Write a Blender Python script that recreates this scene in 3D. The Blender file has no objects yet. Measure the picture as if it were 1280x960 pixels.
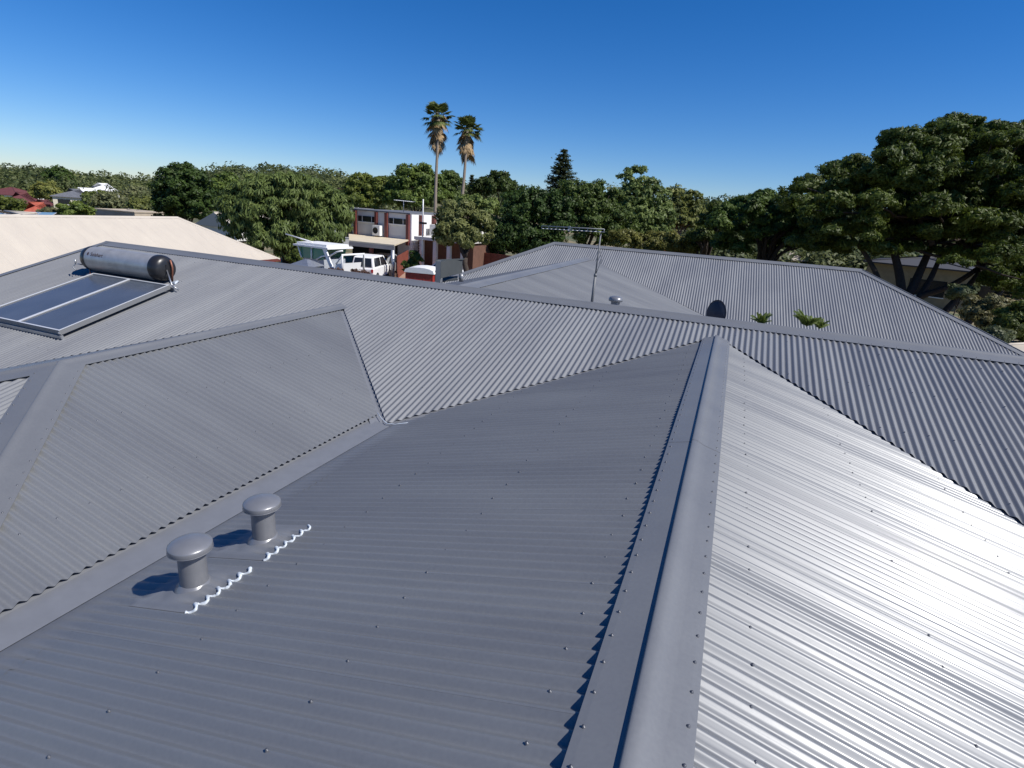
import bpy, math, random
import numpy as np
from math import sin, cos, tan, radians, pi, sqrt, atan2
random.seed(7); rng = np.random.default_rng(7)
H = 6.0                                   # camera height above the ground
scene = bpy.context.scene
COL = scene.collection
T = tan(radians(14.97))                   # pitch of the near roofs
# ---------------------------------------------------------------- camera
f_px = 693.7
RT = np.array([0.92763565, 0.36728595, 0.06777258])
UP = np.array([-0.17177336, 0.25842531, 0.95063677])
FW = np.array([-0.33164138, 0.89348609, -0.30281448])
cam = bpy.data.cameras.new('camera'); cam_o = bpy.data.objects.new('camera', cam); COL.objects.link(cam_o)
cam.sensor_width = 36; cam.lens = f_px / 1280 * 36; cam.clip_end = 8000; cam.clip_start = 0.05
from mathutils import Matrix, Vector
M = Matrix(((RT[0], UP[0], -FW[0], 0), (RT[1], UP[1], -FW[1], 0), (RT[2], UP[2], -FW[2], H), (0, 0, 0, 1)))
cam_o.matrix_world = M
scene.camera = cam_o
# survey helpers: direction seen from the standpoint, turned into real points on known planes
def ray(x, y): return FW + RT * (x - 640) / f_px - UP * (y - 480) / f_px
def at(x, y, d): return ray(x, y) * d
def on_y(x, y, Y): r = ray(x, y); return r * (Y / r[1])
def on_x(x, y, X): r = ray(x, y); return r * (X / r[0])
def on_z(x, y, Z): r = ray(x, y); return r * (Z / r[2])
def on_plane(x, y, n, c): r = ray(x, y); n = np.array(n, float); return r * (c / (n @ r))
def gz(x, y):                              # ground height relative to the camera
    d = math.hypot(x, y); az = atan2(x, y)
    g = -H
    if d > 75:
        s = min((d - 75) / 260, 1.0); s = s * s * (3 - 2 * s); g += s * 6.5
    if d > 320: g += min((d - 320) / 500, 1) * 9
    wl = min(max((-radians(46) - az) / radians(8), 0), 1)
    if az < -2.6: wl = 0
    wl = wl * wl * (3 - 2 * wl)
    if wl > 0:
        q = min(max((d - 42) / 45, 0), 1); gl_ = -H - 4.2 * q * q * (3 - 2 * q)
        q = min(max((d - 135) / 250, 0), 1); gl_ += 1.8 * q * q * (3 - 2 * q)
        gl_ += min(max((d - 380) / 400, 0), 1) * 4
        g = g * (1 - wl) + gl_ * wl
    g += (0.5 * sin(az * 9 + 1) + 0.4 * sin(az * 23)) * min(max((d - 90) / 200, 0), 1) * 2
    return g
# ---------------------------------------------------------------- materials
def mat(name, col, rough=.6, metal=0, spec=.5, noise=0, nscale=4, bump=0, bscale=30, coat=0, trans=None, col2=None, thr=None):
    m = bpy.data.materials.new(name); m.use_nodes = True
    nt = m.node_tree; b = nt.nodes['Principled BSDF']
    b.inputs['Base Color'].default_value = (*col, 1); b.inputs['Roughness'].default_value = rough
    b.inputs['Metallic'].default_value = metal; b.inputs['Specular IOR Level'].default_value = spec
    if coat: b.inputs['Coat Weight'].default_value = coat; b.inputs['Coat Roughness'].default_value = .2
    if noise or col2 or bump:
        tc = nt.nodes.new('ShaderNodeTexCoord')
    if noise or col2:
        n = nt.nodes.new('ShaderNodeTexNoise'); n.inputs['Scale'].default_value = nscale; n.inputs['Detail'].default_value = 6
        n.inputs['Roughness'].default_value = .6
        nt.links.new(tc.outputs['Object'], n.inputs['Vector'])
        mx = nt.nodes.new('ShaderNodeMix'); mx.data_type = 'RGBA'
        c2 = col2 if col2 else tuple(c * (1 - noise) for c in col)
        c1 = col if col2 else tuple(min(c * (1 + noise), .95) for c in col)
        mx.inputs[6].default_value = (*c1, 1); mx.inputs[7].default_value = (*c2, 1)
        r = nt.nodes.new('ShaderNodeMapRange'); lo, hi = thr if thr else (.3, .7)
        r.inputs['From Min'].default_value = lo; r.inputs['From Max'].default_value = hi
        nt.links.new(n.outputs['Fac'], r.inputs['Value']); nt.links.new(r.outputs['Result'], mx.inputs[0])
        nt.links.new(mx.outputs[2], b.inputs['Base Color'])
    if bump:
        n2 = nt.nodes.new('ShaderNodeTexNoise'); n2.inputs['Scale'].default_value = bscale; n2.inputs['Detail'].default_value = 5
        nt.links.new(tc.outputs['Object'], n2.inputs['Vector'])
        bp = nt.nodes.new('ShaderNodeBump'); bp.inputs['Strength'].default_value = bump; bp.inputs['Distance'].default_value = .02
        nt.links.new(n2.outputs['Fac'], bp.inputs['Height']); nt.links.new(bp.outputs['Normal'], b.inputs['Normal'])
    return m

def roof_mat(name, col, rough, var=.10, stretch=(1, 1, 1), metal=.33, coat=.17):
    m = bpy.data.materials.new(name); m.use_nodes = True
    nt = m.node_tree; b = nt.nodes['Principled BSDF']; L = nt.links.new
    tc = nt.nodes.new('ShaderNodeTexCoord')
    n1 = nt.nodes.new('ShaderNodeTexNoise'); n1.inputs['Scale'].default_value = .9; n1.inputs['Detail'].default_value = 7; n1.inputs['Roughness'].default_value = .62
    n2 = nt.nodes.new('ShaderNodeTexNoise'); n2.inputs['Scale'].default_value = 60; n2.inputs['Detail'].default_value = 3
    mp = nt.nodes.new('ShaderNodeMapping'); mp.inputs['Scale'].default_value = stretch; L(tc.outputs['Object'], mp.inputs['Vector'])
    L(mp.outputs[0], n1.inputs['Vector']); L(tc.outputs['Object'], n2.inputs['Vector'])
    ad = nt.nodes.new('ShaderNodeMath'); ad.operation = 'MULTIPLY_ADD'; ad.inputs[1].default_value = .35
    L(n2.outputs['Fac'], ad.inputs[0]); L(n1.outputs['Fac'], ad.inputs[2])
    r = nt.nodes.new('ShaderNodeMapRange'); r.inputs['From Min'].default_value = .45; r.inputs['From Max'].default_value = .95
    L(ad.outputs[0], r.inputs['Value'])
    mx = nt.nodes.new('ShaderNodeMix'); mx.data_type = 'RGBA'
    mx.inputs[6].default_value = (*[c * (1 - var) for c in col], 1); mx.inputs[7].default_value = (col[0] * (1 + var), col[1] * (1 + var), col[2] * (1 + var * .7), 1)
    L(r.outputs['Result'], mx.inputs[0])
    n4 = nt.nodes.new('ShaderNodeTexNoise'); n4.inputs['Scale'].default_value = 9; n4.inputs['Detail'].default_value = 9; n4.inputs['Roughness'].default_value = .75; L(tc.outputs['Object'], n4.inputs['Vector'])
    r4 = nt.nodes.new('ShaderNodeMapRange'); r4.inputs['From Min'].default_value = .69; r4.inputs['From Max'].default_value = .76; r4.inputs['To Max'].default_value = .18; L(n4.outputs['Fac'], r4.inputs['Value'])
    m4 = nt.nodes.new('ShaderNodeMix'); m4.data_type = 'RGBA'; m4.inputs[7].default_value = (.42, .42, .41, 1); L(r4.outputs['Result'], m4.inputs[0]); L(mx.outputs[2], m4.inputs[6]); L(m4.outputs[2], b.inputs['Base Color'])
    rr = nt.nodes.new('ShaderNodeMapRange'); rr.inputs['From Min'].default_value = .45; rr.inputs['From Max'].default_value = .95
    rr.inputs['To Min'].default_value = rough - .05; rr.inputs['To Max'].default_value = rough + .07
    L(ad.outputs[0], rr.inputs['Value']); L(rr.outputs['Result'], b.inputs['Roughness'])
    n3 = nt.nodes.new('ShaderNodeTexNoise'); n3.inputs['Scale'].default_value = 1.7; n3.inputs['Detail'].default_value = 1.5
    L(tc.outputs['Object'], n3.inputs['Vector'])
    bp = nt.nodes.new('ShaderNodeBump'); bp.inputs['Strength'].default_value = .25; bp.inputs['Distance'].default_value = .012
    L(n3.outputs['Fac'], bp.inputs['Height']); L(bp.outputs['Normal'], b.inputs['Normal'])
    b.inputs['Specular IOR Level'].default_value = .2; b.inputs['Metallic'].default_value = metal
    b.inputs['Coat Weight'].default_value = coat; b.inputs['Coat Roughness'].default_value = .19; b.inputs['Coat IOR'].default_value = 1.5
    L(bp.outputs['Normal'], b.inputs['Coat Normal'])
    return m
ROOF = roof_mat('grey_roof_steel', (.208, .216, .230), .49, .13, (.25, 1.6, 1))
ROOFY = roof_mat('grey_roof_steel_north_south', (.225, .231, .244), .50, .13, (1.6, .25, 1))
CAP = roof_mat('grey_cap_steel', (.190, .197, .210), .50, .10, metal=.3, coat=.1)
SCREW = mat('grey_screw_head', (.11, .115, .13), .4, .3)
CREAM = roof_mat('cream_roof_steel', (.50, .45, .385), .6, .07, (.12, 1.3, 1), metal=0, coat=0)
WHITE = mat('white_paint', (.8, .8, .79), .45, noise=.03, nscale=3)
OFFW = mat('offwhite_render', (.62, .61, .58), .85, noise=.08, nscale=1.2)
GREYW = mat('white_render_shade_tone', (.60, .60, .60), .85, noise=.08, nscale=.8)
CREAMW = mat('cream_render', (.66, .60, .47), .85, noise=.06)
REDB = mat('red_brown_paint', (.13, .034, .028), .6, noise=.2, nscale=2)
REDF = mat('rust_red_fence', (.17, .045, .028), .7, noise=.25, nscale=3)
MAROON = mat('maroon_tiles', (.12, .035, .035), .75, noise=.25, nscale=3)
ORANGE = mat('terracotta_red_tiles', (.36, .085, .05), .75, noise=.2, nscale=2)
GREYT = mat('grey_tiles', (.13, .135, .15), .7, noise=.25, nscale=2)
BRICK = mat('tan_brick', (.30, .24, .15), .85, noise=.15, nscale=3)
CONC = mat('beige_concrete', (.42, .36, .28), .9, noise=.15, nscale=.8)
GLASS = mat('dark_window_glass', (.02, .022, .025), .12, spec=.6)
GGLASS = mat('green_tinted_glass', (.05, .22, .14), .3, spec=.4)
DARK = mat('dark_shade_and_fittings', (.02, .02, .02), .9)
STEEL = mat('galvanised_steel', (.45, .46, .47), .45, .8, noise=.15, nscale=8)
TANKM = mat('brushed_tank_steel', (.46, .45, .43), .42, .5, noise=.16, nscale=5, bump=.15, bscale=6)
BLACKP = mat('black_plastic', (.018, .018, .02), .35)
ALU = mat('white_aluminium_frame', (.70, .71, .72), .4, .3)
COLG = mat('collector_glass', (.080, .090, .108), .16, spec=.6, noise=.12, nscale=1.5)
COPPER = mat('aged_copper_pipe', (.25, .10, .06), .5, .4, noise=.2, nscale=20)
PVC = mat('grey_vent_paint', (.22, .225, .24), .34, .35, noise=.06, nscale=15)
FLASH = mat('soft_flashing_sheet', (.16, .168, .185), .5, noise=.06, nscale=8)
SIL = mat('white_sealant', (.52, .57, .62), .4, noise=.15, nscale=60)
DISH = mat('dark_dish_paint', (.018, .022, .04), .5)
BOXG = mat('dark_grey_box_paint', (.06, .066, .068), .8, spec=.2, noise=.1)
BARK = mat('dark_bark', (.045, .032, .024), .9, noise=.35, nscale=6, bump=.6, bscale=14)
PALEB = mat('pale_bark', (.22, .18, .14), .9, noise=.3, nscale=5)
PALMB = mat('grey_palm_bark', (.20, .165, .13), .9, noise=.25, nscale=9)
DEAD = mat('dead_palm_frond', (.34, .235, .12), .8, noise=.3, nscale=2)
TYRE = mat('tyre_rubber', (.02, .02, .02), .8)
SILVER = mat('silver_car_paint', (.42, .44, .46), .3, .4)
REDP = mat('red_panel_paint', (.38, .045, .035), .4, noise=.15)
LAMP = mat('red_tail_lamp', (.4, .01, .01), .3)

def leaf_mat(name, c1, c2, scale=.5):
    m = bpy.data.materials.new(name); m.use_nodes = True
    nt = m.node_tree; b = nt.nodes['Principled BSDF']; L = nt.links.new
    tc = nt.nodes.new('ShaderNodeTexCoord'); n = nt.nodes.new('ShaderNodeTexNoise'); n.inputs['Scale'].default_value = scale; n.inputs['Detail'].default_value = 5
    L(tc.outputs['Object'], n.inputs['Vector'])
    g = nt.nodes.new('ShaderNodeNewGeometry')
    ad = nt.nodes.new('ShaderNodeMath'); ad.operation = 'MULTIPLY_ADD'; ad.inputs[1].default_value = .35; L(g.outputs['Random Per Island'], ad.inputs[0]); L(n.outputs['Fac'], ad.inputs[2])
    r = nt.nodes.new('ShaderNodeMapRange'); r.inputs['From Min'].default_value = .42; r.inputs['From Max'].default_value = .92; L(ad.outputs[0], r.inputs['Value'])
    mx = nt.nodes.new('ShaderNodeMix'); mx.data_type = 'RGBA'; mx.inputs[6].default_value = (*c1, 1); mx.inputs[7].default_value = (*c2, 1)
    L(r.outputs['Result'], mx.inputs[0]); L(mx.outputs[2], b.inputs['Base Color'])
    b.inputs['Roughness'].default_value = .55; b.inputs['Specular IOR Level'].default_value = .3
    tr = nt.nodes.new('ShaderNodeBsdfTranslucent'); L(mx.outputs[2], tr.inputs['Color'])
    ms = nt.nodes.new('ShaderNodeMixShader'); ms.inputs[0].default_value = .33
    L(b.outputs[0], ms.inputs[1]); L(tr.outputs[0], ms.inputs[2])
    L(ms.outputs[0], nt.nodes['Material Output'].inputs['Surface'])
    return m
LF = dict(
    dark=leaf_mat('dark_green_leaves', (.038, .062, .011), (.092, .135, .024), .6),
    big=leaf_mat('olive_green_needles', (.040, .064, .009), (.115, .152, .024), .45),
    gum=leaf_mat('gum_tree_leaves', (.088, .118, .028), (.22, .25, .068), .5),
    gumd=leaf_mat('deep_gum_leaves', (.055, .085, .017), (.14, .18, .034), .5),
    light=leaf_mat('light_olive_leaves', (.13, .15, .042), (.27, .27, .09), .5),
    willow=leaf_mat('yellow_green_leaves', (.105, .135, .032), (.22, .25, .065), .45),
    pine=leaf_mat('grey_green_needles', (.045, .062, .030), (.10, .12, .055), .5),
    palm=leaf_mat('palm_green', (.065, .09, .025), (.17, .20, .055), .8),
    scrub=leaf_mat('grey_green_scrub', (.085, .100, .045), (.19, .195, .09), .4),
    bright=leaf_mat('bright_green_leaves', (.06, .10, .02), (.17, .22, .045), .5),
    maroon=leaf_mat('maroon_leaves', (.05, .02, .018), (.16, .09, .06), 2.),
    forest=leaf_mat('mixed_hill_foliage', (.040, .062, .022), (.17, .19, .065), .05),
)
# ---------------------------------------------------------------- object helpers
def tag(o, label=None, cat=None, group=None, kind=None):
    if label: o['label'] = label
    if cat: o['category'] = cat
    if group: o['group'] = group
    if kind: o['kind'] = kind
    return o
def thing(name, label, cat, loc, group=None):
    o = bpy.data.objects.new(name, None); COL.objects.link(o); o.empty_display_size = .2
    o.location = (loc[0], loc[1], loc[2] + H)
    o['rel'] = [float(v) for v in loc]
    return tag(o, label, cat, group)
def origin_of(p):
    while p is not None:
        if 'rel' in p: return np.array(p['rel'][:])
        p = p.parent
    return None
class MB:
    def __init__(s): s.v = []; s.f = []; s.m = []; s.sm = []; s.n = 0
    def add(s, V, F, mi=0, smooth=False):
        V = [tuple(map(float, v)) for v in V]
        s.v += V; s.f += [tuple(i + s.n for i in f) for f in F]; s.m += [mi] * len(F); s.sm += [smooth] * len(F); s.n += len(V); return s
    def box(s, a, b, mi=0):
        (x0, y0, z0), (x1, y1, z1) = a, b
        V = [(x0, y0, z0), (x1, y0, z0), (x1, y1, z0), (x0, y1, z0), (x0, y0, z1), (x1, y0, z1), (x1, y1, z1), (x0, y1, z1)]
        return s.add(V, [(3, 2, 1, 0), (4, 5, 6, 7), (0, 1, 5, 4), (1, 2, 6, 5), (2, 3, 7, 6), (3, 0, 4, 7)], mi)
    def obox(s, c, ax, ay, az, mi=0):
        c = np.array(c, float); ax, ay, az = map(lambda q: np.array(q, float), (ax, ay, az))
        V = [c + i * ax + j * ay + k * az for k in (-1, 1) for i, j in ((-1, -1), (1, -1), (1, 1), (-1, 1))]
        return s.add(V, [(3, 2, 1, 0), (4, 5, 6, 7), (0, 1, 5, 4), (1, 2, 6, 5), (2, 3, 7, 6), (3, 0, 4, 7)], mi)
    def prism(s, poly, off, mi=0):              # polygon list + extrusion vector
        off = np.array(off, float); n = len(poly); P = [np.array(p, float) for p in poly]
        V = P + [p + off for p in P]
        F = [tuple(range(n))[::-1], tuple(range(n, 2 * n))] + [(i, (i + 1) % n, n + (i + 1) % n, n + i) for i in range(n)]
        return s.add(V, F, mi)
    def tube(s, pts, rad, seg=10, mi=0, smooth=True, cap=True):
        P = [np.array(p, float) for p in pts]; R = rad if hasattr(rad, '__len__') else [rad] * len(P)
        V = []; F = []
        a = None
        for i, p in enumerate(P):
            d = P[min(i + 1, len(P) - 1)] - P[max(i - 1, 0)]; d /= (np.linalg.norm(d) + 1e-9)
            if a is None:
                a = np.cross(d, (0, 0, 1)) if abs(d[2]) < .9 else np.cross(d, (0, 1, 0))
            a = a - d * (a @ d); a /= (np.linalg.norm(a) + 1e-9); b = np.cross(d, a)
            V += [p + R[i] * (cos(2 * pi * k / seg) * a + sin(2 * pi * k / seg) * b) for k in range(seg)]
        for i in range(len(P) - 1):
            F += [(i * seg + k, i * seg + (k + 1) % seg, (i + 1) * seg + (k + 1) % seg, (i + 1) * seg + k) for k in range(seg)]
        s.add(V, F, mi, smooth)
        if cap:
            s.f.append(tuple(s.n - len(V) + k for k in range(seg))[::-1]); s.m.append(mi); s.sm.append(False)
            s.f.append(tuple(s.n - seg + k for k in range(seg))); s.m.append(mi); s.sm.append(False)
        return s
    def lathe(s, c, prof, axis=(0, 0, 1), seg=32, mi=0):
        axis = np.array(axis, float); axis /= np.linalg.norm(axis)
        a = np.cross(axis, (0, 1, 0)) if abs(axis[1]) < .9 else np.cross(axis, (1, 0, 0)); a /= np.linalg.norm(a); b = np.cross(axis, a)
        c = np.array(c, float); V = []; F = []
        for r, h in prof: V += [c + axis * h + r * (cos(2 * pi * k / seg) * a + sin(2 * pi * k / seg) * b) for k in range(seg)]
        for i in range(len(prof) - 1):
            F += [(i * seg + k, i * seg + (k + 1) % seg, (i + 1) * seg + (k + 1) % seg, (i + 1) * seg + k) for k in range(seg)]
        return s.add(V, F, mi, True)
    def build(s, name, mats, parent=None):
        me = bpy.data.meshes.new(name); o = origin_of(parent)
        V = np.array(s.v, float)
        V = V - o if o is not None else V + np.array([0, 0, H])
        me.from_pydata(V.tolist(), [], s.f)
        for m_ in (mats if isinstance(mats, (list, tuple)) else [mats]): me.materials.append(m_)
        me.polygons.foreach_set('material_index', s.m); me.polygons.foreach_set('use_smooth', s.sm); me.update()
        ob = bpy.data.objects.new(name, me); COL.objects.link(ob)
        if parent: ob.parent = parent
        return ob
def part(name, mats, parent, fn):
    m = MB(); fn(m); return m.build(name, mats, parent)
def copy_tree(o, parent=None):
    c = o.copy(); COL.objects.link(c)
    if parent: c.parent = parent
    for ch in list(o.children): copy_tree(ch, c)
    return c
# ---------------------------------------------------------------- corrugated roof sheeting
PITCH = .0762
def clip(poly, ex, ey, u):
    """interval along (ex2) where the line dot(p,e)=u crosses a convex plan polygon"""
    vs = []
    n = len(poly)
    for i in range(n):
        a, b = poly[i], poly[(i + 1) % n]
        ua = a[0] * ex[0] + a[1] * ex[1]; ub = b[0] * ex[0] + b[1] * ex[1]
        if (ua - u) * (ub - u) <= 0 and abs(ua - ub) > 1e-9:
            k = (u - ua) / (ub - ua); x = a[0] + k * (b[0] - a[0]); y = a[1] + k * (b[1] - a[1])
            vs.append(x * ey[0] + y * ey[1])
    if len(vs) < 2: return None
    return min(vs), max(vs)
def roof_face(name, parent, poly, down, z0, p0, slope, mats=None, prof=.0225, seed=1, batten=.9, phase=0, screws=True, label=None, every=3, samples=10, tilt=.006, jit=.0007):
    """corrugated sheets covering a convex plan polygon. down = unit plan vector pointing down the slope"""
    rs = random.Random(seed)
    e = np.array([-down[1], down[0]]); d = np.array(down, float); p0 = np.array(p0, float)
    zf = lambda x, y: z0 - slope * ((x - p0[0]) * d[0] + (y - p0[1]) * d[1])
    us = [p[0] * e[0] + p[1] * e[1] for p in poly]; u0, u1 = min(us), max(us)
    m = MB()
    step = PITCH / samples; sheet_w = 10 * PITCH
    k0 = int(math.floor((u0 - phase) / sheet_w)) - 1; k1 = int(math.ceil((u1 - phase) / sheet_w)) + 1
    for k in range(k0, k1):
        a = phase + k * sheet_w; b = a + sheet_w + PITCH * .05
        if b < u0 or a > u1: continue
        th = rs.uniform(-1, 1) * tilt; bow = rs.uniform(-1, 1) * .004; off = .0008
        ucs = [a + i * step for i in range(int(round((b - a) / step)) + 1)]
        V = []; rows = 0
        corner = [u for u in us if a < u < b]
        ucs = sorted([u for u in ucs if u0 + 1e-4 < u < u1 - 1e-4] + [min(max(u, u0 + 1e-4), u1 - 1e-4) for u in corner])
        for u in ucs:
            c = clip(poly, e, d, u)
            if c is None: continue
            w = (u - a - sheet_w / 2)
            # flattened sine, crest at 0
            q = cos(2 * pi * (u - phase) / PITCH)
            rk = int(math.floor((u - phase) / PITCH)); jr = math.sin(rk * 12.9898 + seed * 78.233) * 43758.5453; jr = (jr - math.floor(jr)) * 2 - 1; jq = math.sin(rk * 39.425 + seed * 11.1) * 24634.63; jq = (jq - math.floor(jq)) * 2 - 1
            jr = .45 * jr + .75 * sin(rk * .53 + seed) * sin(rk * .171 + 2 * seed)
            q3 = (q + .075 * (4 * q ** 3 - 3 * q)) / 1.075
            h = (q3 - 1) * prof / 2 * (1 + .05 * jq) + jr * jit * (1 - q) * sin(2 * pi * (u - phase) / PITCH) + (th * w * 1.6 + bow) * (1 - (2 * w / sheet_w) ** 2) + off * (w / sheet_w + .5)
            for v in c:
                x, y = e[0] * u + d[0] * v, e[1] * u + d[1] * v
                V.append((x, y, zf(x, y) + h))
            rows += 1
        F = [(2 * i, 2 * i + 1, 2 * i + 3, 2 * i + 2) for i in range(rows - 1)]
        if F: m.add(V, F, 0, True)
    if screws:
        i0 = int((u0 - phase) / PITCH) - 1; i1 = int((u1 - phase) / PITCH) + 2
        vv = [p[0] * d[0] + p[1] * d[1] for p in poly]
        nb = int((max(vv) - min(vv)) / batten) + 2; vb = math.floor(min(vv) / batten) * batten + .35
        nrm = np.array([d[0] * slope, d[1] * slope, 1.]); nrm /= np.linalg.norm(nrm)
        for i in range(i0, i1):
            if i % every: continue
            u = phase + i * PITCH; c = clip(poly, e, d, u)
            if c is None: continue
            for j in range(nb):
                v = vb + j * batten + rs.uniform(-.012, .012)
                if c[0] + .12 < v < c[1] - .12:
                    x, y = e[0] * u + d[0] * v, e[1] * u + d[1] * v
                    if math.hypot(x, y) > 14: continue
                    m.lathe((x, y, zf(x, y) - .001), [(.0072, 0), (.0072, .0022), (.0046, .0025), (.0046, .0068), (.001, .0072)], nrm, 8, 1)
    ob = m.build(name, mats or [ROOFY if abs(d[1]) > .5 else ROOF, SCREW], parent)
    if label: ob['label'] = label
    return ob
def cap_run(name, parent, A, B, sl, sr, mats=None, wing=.185, roll=.021, lift=.006, screws=True, label=None, lap=None, every=2):
    """folded ridge or hip capping from A to B; sl/sr: fall per metre to the left/right of the direction A->B"""
    A = np.array(A, float); B = np.array(B, float); L = np.linalg.norm(B - A); dr = (B - A) / L
    side = np.array([dr[1], -dr[0], 0]); side /= np.linalg.norm(side)      # right of travel
    up = np.cross(side, dr)
    sec = [(-wing, -sl * wing - .004), (-wing, -sl * wing)]
    k_ = roll / .021
    sec += [(-wing + .03, -sl * (wing - .03) + .001), (-.0205 * k_, -sl * .0205 * k_ - .001), (-.0215 * k_, .003), (-.0205 * k_, .0085), (-.017 * k_, .0112), (-.010 * k_, .0124), (0, .0120), (.010 * k_, .0098), (.022 * k_, .0060), (.038 * k_, -.0005 - sr * .015), (.058 * k_, -sr * .050 * k_), (.085 * k_, -sr * .085 * k_ + .0005)]
    sec += [(wing - .03, -sr * (wing - .03) + .001), (wing, -sr * wing), (wing, -sr * wing - .004)]
    m = MB()
    cuts = [0] + ([lap] if lap else []) + [L]
    for ci in range(len(cuts) - 1):
        o = lift + .0015 * ci
        n = max(int((cuts[ci + 1] - cuts[ci]) / .6), 1)
        V = []
        for i in range(n + 1):
            s = cuts[ci] + (cuts[ci + 1] - cuts[ci]) * i / n
            if ci == 1 and i == 0: s -= .03
            for w, h in sec: V.append(A + dr * s + side * w + up * (h + o))
        K = len(sec)
        F = [(i * K + j, i * K + j + 1, (i + 1) * K + j + 1, (i + 1) * K + j) for i in range(n) for j in range(K - 1)]
        # sharp fold lines: flat wings, smooth roll
        m.add(V, F, 0, False)
        for q in range(len(F)):
            j = q % (K - 1)
            m.sm[len(m.sm) - len(F) + q] = 3 < j < 13
    if screws:
        n = int(L / (PITCH * every))
        for i in range(n):
            for sgn, sl_ in ((-1, sl), (1, sr)):
                s = (i + .5) * PITCH * every; w = wing - .028
                p = A + dr * s + side * sgn * w + up * (-sl_ * w + lift + .001)
                if np.linalg.norm(p) > 12: continue
                nr = up + side * sgn * sl_
                m.lathe(p, [(.0072, 0), (.0072, .0022), (.0046, .0025), (.0046, .0068), (.001, .0072)], nr, 8, 1)
    ob = m.build(name, mats or [CAP, SCREW], parent)
    if label: ob['label'] = label
    return ob
def strip(name, parent, rows, mats=CAP, label=None):
    """folded sheet through cross sections: rows = list of polylines with the same count"""
    m = MB(); K = len(rows[0]); V = [p for r in rows for p in r]
    m.add(V, [(i * K + j, i * K + j + 1, (i + 1) * K + j + 1, (i + 1) * K + j) for i in range(len(rows) - 1) for j in range(K - 1)])
    ob = m.build(name, mats, parent)
    if label: ob['label'] = label
    return ob
# ================================================================= THE NEAR HOUSE
xF, zF, yJ = -.033, -1.595, 8.52
yA = 9.13
zmain = lambda y: zF + T * (y - yJ)
zA = zmain(yA)
xB, zB, yB0, yB1 = -6.1, -1.793, 3.38, 7.77
xC, zC = -4.80, -1.51
house = thing('house', 'house under the large grey corrugated steel roof with vents and ridge capping in the foreground', 'house', (0, 5, -H))
# main roof, south face, in convex pieces
YE = -1.2
xg = -13.88
# piece left of wing B: gable end to B's left valley
g = .03
roof_face('roof_face', house, [(xg, yA), (xB, yA), (xB, yB1 + g), (xB - (yB1 - YE), YE), (xg, YE)], (0, -1), zF, (0, yJ), T, seed=3, label='long grey roof face carrying the solar water heater')
# between B and F
yv = (yJ - yB1); xm = None
# valley lines: B right: x = xB + (yB1 - y); F left: x = xF - (yJ - y)
ym = (yJ + yB1 + xF * -1 + xB) / 2     # crossing of the two valleys
xmid = xB + (yB1 - ym)
roof_face('roof_face', house, [(xB, yA), (xB, yB1 + g), (xmid, ym + g * 1.4), (xF, yJ + g), (xF, yA)], (0, -1), zF, (0, yJ), T, seed=4, label='grey roof face between the two wings below the main ridge')
XR = 6.5
roof_face('roof_face', house, [(xF, yA), (xF, yJ + g), (XR, yJ + g - (XR - xF)), (XR, yA), ], (0, -1), zF, (0, yJ), T, seed=5, label='grey roof face right of the foreground ridge')
roof_face('roof_face', house, [(XR, yA), (XR, yJ + g - (XR - xF)), (XR + 3.5, yJ + g - (XR - xF)), (XR + 3.5, yA)], (0, -1), zF, (0, yJ), T, seed=6)
# main roof, north face, cut by wing C: pieces left and right
YN = 13.6
roof_face('roof_face', house, [(xg, yA), (xC - .3, yA), (xC - .3, 9.45), (xC - 4.5, YN), (xg, YN)], (0, 1), zA, (0, yA), T, seed=7, screws=False, samples=6)
roof_face('roof_face', house, [(xC - .3, yA), (XR + 3.5, yA), (XR + 3.5, YN), (xC + 3.75, YN), (xC - .3, 9.45)], (0, 1), zA, (0, yA), T, seed=8, screws=False, samples=6)
cap_run('ridge_cap', house, (xg - .05, yA, zA), (XR + 3.5, yA, zA), T, T, wing=.23, lift=.004, label='long main ridge capping', lap=11.3)
# gable barge capping on the left end
strip('barge_cap', house, [[(xg + .12, y, z + .012), (xg - .03, y, z + .014), (xg - .03, y, z - .16)] for y, z in ((YE, zmain(YE)), (yA, zA))], label='barge capping on the left gable end')
# wing F (the ridge underfoot)
YF = -2.6
roof_face('roof_face', house, [(xF, yJ - .05), (xF, YF), (-3.06, YF), (-3.06, yJ - .05 + (-3.06 - xF))], (-1, 0), zF, (xF, 0), T, seed=11, phase=.02, label='foreground roof face in shade left of the ridge, with two vents', every=3, batten=.9, samples=14)
roof_face('roof_face', house, [(xF, yJ - .05), (xF, YF), (5.2, YF), (5.2, yJ - .05 - (5.2 - xF))], (1, 0), zF, (xF, 0), T, seed=12, phase=.02, label='shining sunlit roof face right of the foreground ridge', every=3, tilt=.024, jit=.0045, samples=14)
cap_run('ridge_cap', house, (xF, YF, zF + .008), (xF, yJ - .02, zF + .008), T, T, wing=.19, roll=.024, lift=.006, label='broad foreground ridge capping with screws', lap=6.75)
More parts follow.
